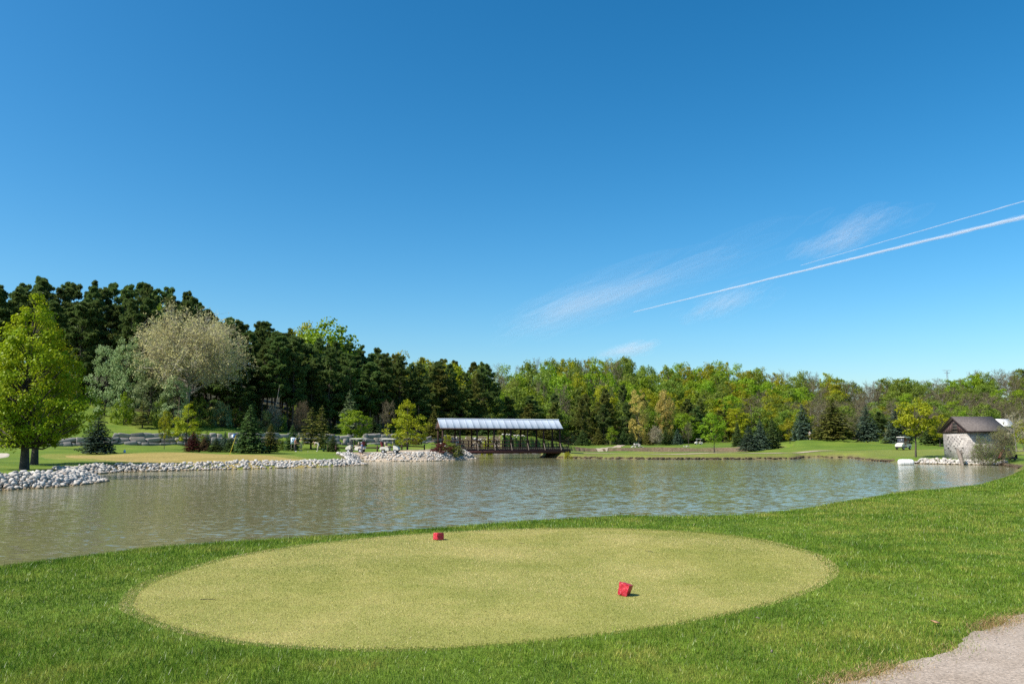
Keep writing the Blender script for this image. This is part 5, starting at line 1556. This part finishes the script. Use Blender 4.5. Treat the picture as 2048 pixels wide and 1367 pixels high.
# ------------------------------------------------------------------ fence, sign, flag, bin and small things
fe = empty('post_and_rail_fence', (0, 0, 0)); tag(fe, 'dark wooden post and rail fence behind the golf carts', 'fence')
fp = [(656.5, 104.0), (664, 104.6), (672, 103.4), (700, 106.5), (729, 108.0), (755, 107.5), (804, 109.5), (815.5, 111.5), (849, 111.0)]
for i, (px, d) in enumerate(fp):
    x = XD(px, d); w_ = .30 if i == 1 else .17
    mb = MB(); mb.box((x, d, H(x, d) + .36), (w_, .17, .95)); mb.build('post', M['greywood' if i == 1 else 'darkwood'], fe)
for a in range(2, len(fp) - 1):
    (p0, d0), (p1, d1) = fp[a], fp[a + 1]
    x0, x1 = XD(p0, d0), XD(p1, d1)
    mb = MB(); mb.tube([(x0, d0 + .0, H(x0, d0) + .55), (x1, d1, H(x1, d1) + .55)], .085, 4); mb.build('rail', M['darkwood'], fe)
M['signwhite'] = plain('pale_blue_board', (.50, .62, .72), .5, var=.04)
M['signblue'] = plain('navy_print', (.02, .05, .16), .5)
x, d = XD(586, 107), 107.0; z_ = H(x, d)
sg = empty('hole_sign', (x, d, z_), R(4)); tag(sg, 'pale blue and white sign on posts behind the golfers', 'sign')
for xx in (-.2, .2):
    mb = MB(); mb.box((xx, .03, .55), (.06, .06, 1.25)); mb.build('post', M['greywood'], sg)
mb = MB(); mb.box((0, 0, 1.42), (.56, .04, .86)); bd = mb.build('board', M['signwhite'], sg)
mb = MB(); mb.box((-.05, -.026, 1.60), (.14, .012, .20)); mb.box((.20, -.026, 1.45), (.06, .012, .55)); mb.box((-.05, -.026, 1.30), (.22, .012, .04)); mb.box((-.05, -.026, 1.20), (.22, .012, .04)); mb.build('printed_mark', M['signblue'], bd)
M['yellow'] = plain('yellow_pole', (.62, .50, .04), .5); M['flagblue'] = plain('flag_blue', (.10, .22, .50), .7, var=.1); M['flagwhite'] = plain('flag_white', (.72, .74, .78), .7, var=.05)
gx_, gy_ = P(458.5, 909, 1.02)
fl = empty('flagstick', (gx_, gy_, H(gx_, gy_))); tag(fl, 'leaning yellow flagstick with blue and white flag on the green', 'flagstick')
mb = MB(); tx_, tz2 = .66, 2.25; mb.tube([(0, 0, 0), (tx_, 0, tz2)], .022, 6); mb.build('pole', M['yellow'], fl)
def wavy(x0, z0, w, h, nm, mt, s0, s1):
    V = []; nn = 9
    for i in range(nn):
        t = s0 + (s1 - s0) * i / (nn - 1)
        for k in (0, 1): V.append((x0 + t * w - .15 * k * h, .06 * math.sin(t * 7), z0 - .25 * t * w * -1.4 - k * h * (1 - .15 * t)))
    F = np.array([[2 * i, 2 * i + 1, 2 * i + 3, 2 * i + 2] for i in range(nn - 1)])
    V = np.array(V); V2 = V + np.array([0, .008, 0])
    mb = MB(); mb.add(V, F); mb.add(V2, F[:, ::-1]); mb.build(nm, M[mt], fl)
wavy(tx_ - .62, tz2 - .02, .62, .34, 'flag_cloth', 'flagwhite', 0, .45)
wavy(tx_ - .62, tz2 - .02, .62, .34, 'flag_cloth', 'flagblue', .45, 1.0)
M['bingreen'] = plain('dark_green_plastic', (.01, .055, .03), .5)
x, d = XD(525, 97.5), 97.5; bn = empty('litter_bin', (x, d, H(x, d))); tag(bn, 'dark green litter bin with post on the edge of the green', 'litter bin')
mb = MB(); mb.tube([(.15, 0, .25), (.15, 0, .30), (.15, 0, .85), (.15, 0, .9)], [.16, .2, .24, .2], 12); mb.build('bucket', M['bingreen'], bn)
mb = MB(); mb.tube([(-.08, 0, 0), (-.08, 0, 1.15)], .05, 6); mb.box((-.08, 0, 1.12), (.12, .12, .2)); mb.build('post', M['bingreen'], bn)
x, d = P(249, 905.2, 1.12); jg = MB(); jg.tube([(0, 0, 0), (0, 0, .02), (0, 0, .25), (0, 0, .32), (0, 0, .40)], [.11, .13, .13, .05, .05], 12); o = jg.build('water_jug', M['signwhite']); o.location = (x, d, H(x, d)); tag(o, 'small pale blue jug on the grass right of the broad spruce', 'jug')
x, d = P(1397, 911.2, .58); mb = MB(); mb.box((0, 0, .25), (.15, .15, .6)); mb.box((0, 0, .57), (.11, .11, .06)); o = mb.build('marker_post', M['white']); o.location = (x, d, H(x, d)); tag(o, 'short white marker post on the causeway', 'post')
x, d = P(1250, 909.8, .55); bx_ = empty('bin_box', (x, d, H(x, d))); tag(bx_, 'small dark box with lid beside the causeway path', 'box'); mb = MB(); mb.box((0, 0, .16), (.30, .3, .34)); mb.build('body', M['darkgrey'], bx_); mb = MB(); mb.box((0, 0, .36), (.38, .36, .06)); mb.build('lid', M['bingreen'], bx_)
x, d = XD(648, 104.2), 104.2; tb = empty('low_bin', (x, d, H(x, d))); tag(tb, 'low dark green tub on the grass right of the bending golfer', 'tub'); mb = MB(); mb.tube([(0, 0, .04), (0, 0, .05), (0, 0, .34)], [.10, .12, .17], 10); mb.build('tub', M['bingreen'], tb); mb = MB(); mb.box((0, 0, .36), (.5, .34, .05)); mb.build('lid', M['bingreen'], tb)
x, d = XD(616.5, 104.2), 104.2; mb = MB(); V_, F_ = SV[2]; mb.add(V_ * np.array([.22, .2, .16]), F_); o = mb.build('tee_stone', M['limestone']); o.location = (x, d, H(x, d) + .05); tag(o, 'small white stone on the grass between the golfers', 'stone')

# ride-on mower
M['mowgreen'] = plain('mower_green', (.02, .14, .05), .4, var=.1)
x, d = XD(1267, 246), 246.0; mw = empty('ride_on_mower', (x, d, H(x, d)), R(175)); tag(mw, 'green ride-on mower on the far fairway', 'mower')
mb = MB(); mb.prism([(-1.2, .45), (-1.2, 1.0), (-.95, 1.15), (-.1, 1.05), (0, .75), (.5, .65), (.5, .45)], -.5, .5); mb.build('body', M['mowgreen'], mw)
mb = MB(); mb.box((-.25, 0, 1.15), (.5, .55, .12)); mb.box((-.5, 0, 1.42), (.12, .55, .5)); mb.build('seat', M['black'], mw)
for a_, b_, r_ in ((.45, -.75, .34), (.45, .75, .34), (-.9, -.6, .3), (-.9, .6, .3)):
    t = MB(); rr_ = MB(); wheel(t, rr_, a_, b_, r_, r_); w2 = t.build('wheel', M['black'], mw); rr_.build('rim', M['yellow'], w2)
for yy in (-1.0, 0, 1.0):
    mb = MB(); mb.box((1.15, yy, .24), (.62, .9, .28)); mb.tube([(1.5, yy - .42, .12), (1.5, yy + .42, .12)], .11, 8); mb.build('cutting_unit', M['darkgrey'], mw)
mb = MB(); mb.tube([(.35, 0, .65), (.15, 0, 1.25)], .03, 5); an = np.linspace(0, 6.283, 13); mb.tube([(.12 + .05 * math.cos(a), .17 * math.sin(a), 1.27 + .1 * math.cos(a)) for a in an], .02, 5); mb.build('steering_wheel', M['black'], mw)
px0, py0 = x - .0, d
qx_, qy_ = x + math.cos(R(175)) * -.25, d + math.sin(R(175)) * -.25
person('mower driver in a dark shirt on the far fairway', qx_, qy_, R(175), SIT, BLACK_C, BLACK_C, BLACK_C, C_('pale_cap', (.5, .48, .42)), z=H(x, d) + 1.20)

# golf bags on pull trolleys by the willow bush
def trolley(label, px, d, rz, bagm):
    x = XD(px, d); e = empty('golf_trolley', (x, d, H(x, d)), rz); tag(e, label, 'golf trolley', 'trolleys by the pump house')
    for yy in (-.28, .28):
        t = MB(); rr_ = MB(); wheel(t, rr_, 0, yy, .16, .16); w2 = t.build('wheel', M['black'], e); rr_.build('rim', M['darkgrey'], w2)
    mb = MB(); mb.tube([(0, -.28, .16), (0, .28, .16)], .02, 5); mb.tube([(.1, 0, .1), (-.55, 0, .95), (-.75, 0, .98)], .022, 5); mb.build('frame', M['darkgrey'], e)
    mb = MB(); mb.tube([(.14, 0, .16), (-.50, 0, 1.02)], [.13, .16], 10); b_ = mb.build('golf_bag', M[bagm], e)
    mb = MB(); rg_ = np.random.default_rng(int(px))
    for q_ in range(5):
        a_, b2 = rg_.normal() * .05, rg_.normal() * .05; mb.tube([(-.46 + a_, b2, .98), (-.62 + a_, b2 * 1.4, 1.22)], .012, 4); mb.box((-.63 + a_, b2 * 1.4, 1.24), (.08, .05, .05))
    mb.build('clubs', M['club'], b_)
trolley('golf trolley with a dark red bag behind the willow bush', 1998, 85.4, R(200), 'redbag')
trolley('golf trolley with a black bag at the foot of the willow bush', 1987, 84.9, R(160), 'black')
trolley('tipped golf trolley with a blue bag right of the willow bush', 2022, 84.6, R(20), 'bluebag')
x, d = XD(2046, 88), 88.0; be = empty('bench', (x, d, H(x, d))); tag(be, 'grey bench at the right edge behind the trolleys', 'bench')
mb = MB(); mb.box((0, 0, .44), (2.2, .4, .06)); mb.build('seat', M['greywood'], be)
for xx in (-.9, .9):
    mb = MB(); mb.box((xx, 0, .21), (.10, .36, .41)); mb.build('leg', M['darkwood'], be)

# far mast and white house on the right ridge
x, d = XD(1903, 620), 620.0; mt_ = empty('antenna_mast', (x, d, H(x, d))); tag(mt_, 'thin antenna mast on the skyline at the right', 'mast')
ztop = ZD(1903, 740, d) - H(x, d); zlow = 0.0
M['steel'] = plain('galvanised_steel', (.40, .40, .42), .5, .4)
mb = MB()
for a in (0, 2.09, 4.19):
    mb.tube([(1.2 * math.cos(a), 1.2 * math.sin(a), zlow), (.45 * math.cos(a), .45 * math.sin(a), ztop)], .10, 4)
for k in range(int(ztop / 2.5)):
    z0 = k * 2.5; r0 = 1.2 - .75 * z0 / ztop
    for a in (0, 2.09, 4.19): mb.tube([(r0 * math.cos(a), r0 * math.sin(a), z0), (r0 * .95 * math.cos(a + 2.09), r0 * .95 * math.sin(a + 2.09), z0 + 2.5)], .05, 3)
mb.build('lattice', M['steel'], mt_)
for zz, ww in ((ztop - .2, 6.5), (ztop - 2.2, 4.0)):
    mb = MB(); mb.tube([(-ww / 2, 0, zz), (ww / 2, 0, zz)], .12, 4)
    for q_ in (-.5, -.25, .25, .5): mb.tube([(ww * q_, -.6, zz), (ww * q_, .6, zz + .4)], .09, 4)
    mb.build('antenna_arm', M['steel'], mt_)
x, d = XD(2018, 150), 150.0; hs = empty('white_house', (x, d, H(x, d))); tag(hs, 'white shed roof glimpsed through trees at the right', 'building')
zt = ZD(2018, 838, d) - H(x, d)
mb = MB(); mb.box((0, 1.6, (zt - 1.3) / 2), (2.4, 2.8, zt - 1.3)); mb.build('wall', M['greywood'], hs)
for sgn, yy in ((1, .05), (-1, 3.15)):
    mb = MB(); mb.add([(-1.3, yy, zt - 1.35), (1.3, yy, zt - 1.35), (1.3, 1.6, zt), (-1.3, 1.6, zt), (-1.3, yy, zt - 1.23), (1.3, yy, zt - 1.23), (1.3, 1.6, zt + .12), (-1.3, 1.6, zt + .12)], np.array([[3, 2, 1, 0], [4, 5, 6, 7], [0, 1, 5, 4], [1, 2, 6, 5], [2, 3, 7, 6], [3, 0, 4, 7]])); mb.build('roof', M['white'], hs)

# leaning pale birch stem at the pine edge
x, d = XD(541, 149), 149.0; bt = empty('leaning_birch', (x, d, H(x, d))); tag(bt, 'slim pale birch stem leaning at the edge of the dark pines', 'tree')
M['birch'] = plain('birch_bark', (.30, .27, .22), .8, var=.3, scale=3)
mb = MB(); mb.tube([(0, 0, -.2), (.55, .1, 3.5), (1.0, .2, 6.4), (1.25, .3, 8.6)], [.10, .085, .06, .02], 7); mb.build('trunk', M['birch'], bt)
mb = MB(); mb.tube([(.85, .2, 5.6), (1.7, .1, 6.8)], [.03, .01], 4); mb.tube([(.7, .1, 4.6), (.1, 0, 5.8)], [.03, .01], 4); mb.build('limbs', M['birch'], bt)

# ------------------------------------------------------------------ red tee markers
def mat_red():
    m, n, l, b, o = nodes('red_painted_stone')
    tc = n.new('ShaderNodeTexCoord')
    t = noise(n, l, 14, 6, .7, tc.outputs['Object']); r = ramp(n, [(.3, (.30, .012, .022)), (.55, (.50, .022, .04)), (.75, (.62, .06, .07))]); l.new(t.outputs[0], r.inputs[0])
    l.new(r.outputs[0], b.inputs['Base Color']); b.inputs['Roughness'].default_value = .38; b.inputs['Specular IOR Level'].default_value = .45
    bp = n.new('ShaderNodeBump'); bp.inputs['Strength'].default_value = .9; bp.inputs['Distance'].default_value = .015
    l.new(t.outputs[0], bp.inputs['Height']); l.new(bp.outputs[0], b.inputs['Normal'])
    return m
M['redpaint'] = mat_red()
def marker(label, px, py, dims, rot, seed, zoff):
    import bmesh
    rg = np.random.default_rng(seed)
    bm = bmesh.new(); bmesh.ops.create_cube(bm, size=1.0)
    bmesh.ops.subdivide_edges(bm, edges=bm.edges[:], cuts=5, use_grid_fill=True)
    for v in bm.verts:
        p = v.co.copy(); rough = 1.0 if p.x < -.49 or p.y < -.49 else .3
        v.co += Vector(rg.standard_normal(3)) * .026 * rough
        for ax in range(3):
            if abs(p[ax]) > .49 and abs(p[(ax + 1) % 3]) > .49: v.co[ax] *= .965
    bm.normal_update()
    me_ = bpy.data.meshes.new('tee_marker'); 
    if seed == 3:
        for v in bm.verts:
            k_ = .82 + .18 * (v.co.z + .5); v.co.x *= k_; v.co.y *= k_
    for v in bm.verts: v.co = Vector((v.co.x * dims[0], v.co.y * dims[1], v.co.z * dims[2]))
    bm.to_mesh(me_); bm.free()
    o = link('tee_marker', me_, M['redpaint']); x, y = P(px, py, .85)
    o.location = (x, y, .85 + zoff); o.rotation_euler = rot
    tag(o, label, 'tee marker', 'red tee markers'); return o
marker('nearer red tee marker block, tilted on one edge', 1250, 1192, (.125, .115, .135), (R(-8), R(13), R(-32)), 3, .074)
marker('farther red tee marker block near the far edge of the tee', 877, 1079, (.155, .13, .115), (R(-3), R(-4), R(-58)), 5, .064)

# weeds, dandelions, twigs and scraps near the tee
M['weed'] = leafmat('weed_leaves', (.16, .24, .03), (.22, .28, .05), .4)
M['dandelion'] = plain('dandelion_yellow', (.75, .55, .02), .7)
def weed(px, py, h, n, label, seed):
    rg = np.random.default_rng(seed); x, y = P(px, py, .80); z = H(x, y)
    e = empty('weed_plant', (x, y, z)); tag(e, label, 'weed')
    st = MB()
    for i in range(n):
        a = rg.random() * 6.28; l_ = h * rg.uniform(.6, 1.0); t = np.linspace(0, 1, 4)
        pts = np.stack([np.cos(a) * .25 * l_ * t, np.sin(a) * .25 * l_ * t, l_ * t], 1); st.tube(pts, [.004, .0035, .003, .002], 4, False)
        for k in (1, 2, 3):
            for s_ in (0, 1):
                b_ = a + 2.0 * k + math.pi * s_; dd_ = np.array([math.cos(b_), math.sin(b_), .35]); sd_ = np.array([-math.sin(b_), math.cos(b_), 0]); ll = h * .32
                p0 = pts[k]; mb = MB(); mb.add([p0, p0 + dd_ * ll * .5 + sd_ * ll * .2, p0 + dd_ * ll, p0 + dd_ * ll * .5 - sd_ * ll * .2], np.array([[0, 1, 2, 3]])); mb.build('leaf', M['weed'], e)
    st.build('stems', M['weed'], e)
weed(219, 1092, .20, 3, 'tall leafy weed on the near bank at the left', 1)
weed(263, 1089, .14, 3, 'smaller leafy weed right of the tall one', 2)
def dandelion(px, py, label, seed, hh=.13):
    x, y = P(px, py, .80); z = H(x, y); e = empty('dandelion', (x, y, z)); tag(e, label, 'flower', 'dandelions on the near bank')
    mb = MB(); mb.tube([(0, 0, 0), (.01, 0, hh)], .003, 4); mb.build('stem', M['weed'], e)
    mb = MB(); mb.tube([(.01, 0, hh - .006), (.01, 0, hh + .002), (.01, 0, hh + .012)], [.008, .024, .012], 10); mb.build('flower_head', M['dandelion'], e)
dandelion(1150, 1030, 'yellow dandelion on the bank edge behind the tee', 1, .15)
dandelion(820, 1052, 'yellow dandelion on the bank edge left of the far marker', 2, .12)
def scrap(name, px, py, dims, mat, label, rz, cat):
    x, y = P(px, py, .85); mb = MB(); rg = np.random.default_rng(int(px)); 
    if name == 'twig': mb.tube([(-dims[0] / 2, 0, 0), (0, .008, .006), (dims[0] / 2, -.004, .01)], [.003, .004, .002], 4)
    else: mb.box((0, 0, 0), dims, 0, .25, rg)
    o = mb.build(name, mat); o.location = (x, y, H(x, y) + (.024 if name == 'twig' else .04)); o.rotation_euler = (.2, .15, rz); tag(o, label, cat)
scrap('twig', 1044, 1088, (.10, .01, .01), M['bark'], 'dark twig lying on the upper middle of the tee', .2, 'twig')
scrap('twig', 1299, 1106, (.13, .01, .01), M['bark'], 'dark twig on the tee up right of the near marker', -.5, 'twig')
scrap('twig', 415, 1202, (.16, .01, .01), M['bark'], 'thin twig on the left end of the tee', .5, 'twig')
scrap('paper_scrap', 1516, 1243, (.035, .010, .006), M['greywood'], 'pale scrap in the rough right of the tee', -.5, 'scrap')
scrap('paper_scrap', 1544, 1313, (.010, .012, .02), M['greywood'], 'pale fleck in the rough near the bottom edge', .3, 'scrap')
scrap('dry_leaf', 1872, 1252, (.07, .05, .008), plain('dry_leaf', (.38, .22, .10), .8), 'brown dry leaf in the grass near the gravel track', .4, 'leaf')
# loose pebbles on the gravel track
mb = MB(); rg = np.random.default_rng(44)
for i in range(1500):
    t = rg.uniform(-.5, 8); w_ = rg.uniform(-.05, 2.8); p = ga + gd * t + gn * w_; s_ = rg.uniform(.006, .022); V_, F_ = SV[i % 7]
    mb.add(V_ * s_ * np.array([1, .9, .7]) + np.array([p[0], p[1], .85 + .026]), F_)
o = mb.build('loose_pebbles', plain('pebble_grey', (.42, .37, .32), .85, var=.2, scale=20)); tag(o, 'loose grey pebbles strewn over the gravel track', 'pebbles', kind='stuff')

# ------------------------------------------------------------------ contrails and thin cirrus
def mat_cloud(name, alpha):
    m, n, l, b, o = nodes(name); n.remove(b)
    d = n.new('ShaderNodeBsdfDiffuse'); t = n.new('ShaderNodeBsdfTranslucent'); tr = n.new('ShaderNodeBsdfTransparent')
    d.inputs[0].default_value = (.92, .93, .95, 1); t.inputs[0].default_value = (.92, .93, .95, 1)
    a = n.new('ShaderNodeMixShader'); a.inputs[0].default_value = .5; l.new(d.outputs[0], a.inputs[1]); l.new(t.outputs[0], a.inputs[2])
    c = n.new('ShaderNodeMixShader'); c.inputs[0].default_value = alpha; l.new(tr.outputs[0], c.inputs[1]); l.new(a.outputs[0], c.inputs[2])
    l.new(c.outputs[0], o.inputs['Surface'])
    return m
ALT = 9000.0
def skyp(px, py, alt=ALT):
    u, dy, dz = ray(px, py); t = (alt - EYE) / dz
    return np.array([u * t, dy * t, alt]), t
def trail(name, label, pa, pb, wa, wb, alpha, seed, strands=16, n=150, group='contrails'):
    """vapour trail: a rope of billowing strands, widening with age"""
    A, ta = skyp(*pa); B, tb = skyp(*pb); rg = np.random.default_rng(seed)
    t = np.linspace(0, 1, n); axis_ = A + (B - A) * t[:, None]
    ra, rb = wa * ta / FPX / 2, wb * tb / FPX / 2
    R_ = ra + (rb - ra) * t
    d = unit(B - A); sd_ = unit(np.cross(d, np.array([0, 0, 1.0]))); up_ = np.cross(sd_, d)
    c = axis_.mean(0); mb = MB()
    sm_ = lambda k: np.convolve(rg.standard_normal(n + 2 * k), np.ones(k) / k ** .5, 'same')[k:-k]
    for i in range(strands):
        o1, o2 = sm_(6) * .30, sm_(6) * .30
        pts = axis_ + sd_ * (o1 * R_)[:, None] + up_ * (o2 * R_)[:, None]
        rad = R_ * np.clip(.42 + .16 * sm_(4), .15, .9); rad[0] *= .1; rad[-1] *= .1
        mb.tube(pts - c, rad, 7, False)
    o = mb.build(name, mat_cloud(name + '_vapour', alpha), None, True); o.location = c; tag(o, label, 'contrail', group, 'thing')
    return o
trail('contrail', 'broad white contrail slanting up to the right edge', (1266, 624), (2300, 372), 1.6, 12.5, .042, 1, 20)
trail('contrail', 'thin upper contrail meeting the broad one', (1600, 531), (2300, 330), 1.2, 4.2, .035, 2)
def wisp(label, pa, pb, wpx, alpha, seed, n=34):
    """cirrus: a sheaf of long ice fibres"""
    A, ta = skyp(*pa, 8000.0); B, tb = skyp(*pb, 8000.0); rg = np.random.default_rng(seed)
    c = (A + B) / 2; d = B - A; L_ = np.linalg.norm(d); d = d / L_; side = unit(np.cross(d, np.array([0, 0, 1.0]))); up_ = np.array([0, 0, 1.0])
    W = wpx * (ta + tb) / 2 / FPX
    mb = MB()
    for i in range(n):
        tc_ = np.clip(rg.normal() * .20, -.45, .45); ln = rg.uniform(.16, .5) * (1 - abs(tc_)); k = 10
        t = np.linspace(tc_ - ln / 2, tc_ + ln / 2, k)
        o_ = rg.normal() * .26 * (1 - 1.2 * abs(tc_))
        sp = o_ + .10 * np.sin(t * 4 + i * .7) + .25 * (t - tc_)
        pts = d * (t * L_)[:, None] + np.outer(sp * W, up_) + np.outer(rg.normal() * .4 * W + 0 * t, side)
        r_ = W * rg.uniform(.08, .34) * np.sin(np.linspace(.0, math.pi, k)) ** .8 + 2
        mb.tube(pts, r_, 8, False)
    o = mb.build('cirrus_cloud', mat_cloud('cirrus_ice', alpha), None, True); o.location = c
    tag(o, label, 'cloud', 'cirrus wisps', 'thing'); return o
wisp('faint long cirrus wisp left of the contrail', (985, 672), (1560, 470), 64, .0055, 11, 150)
wisp('short cirrus wisp above the contrail', (1590, 515), (1810, 412), 50, .0075, 12, 130)
wisp('short cirrus wisp below the contrail', (1375, 640), (1530, 565), 40, .0075, 13, 110)
wisp('small bright cirrus streak just above the tree line', (1190, 716), (1320, 684), 24, .016, 14, 90)
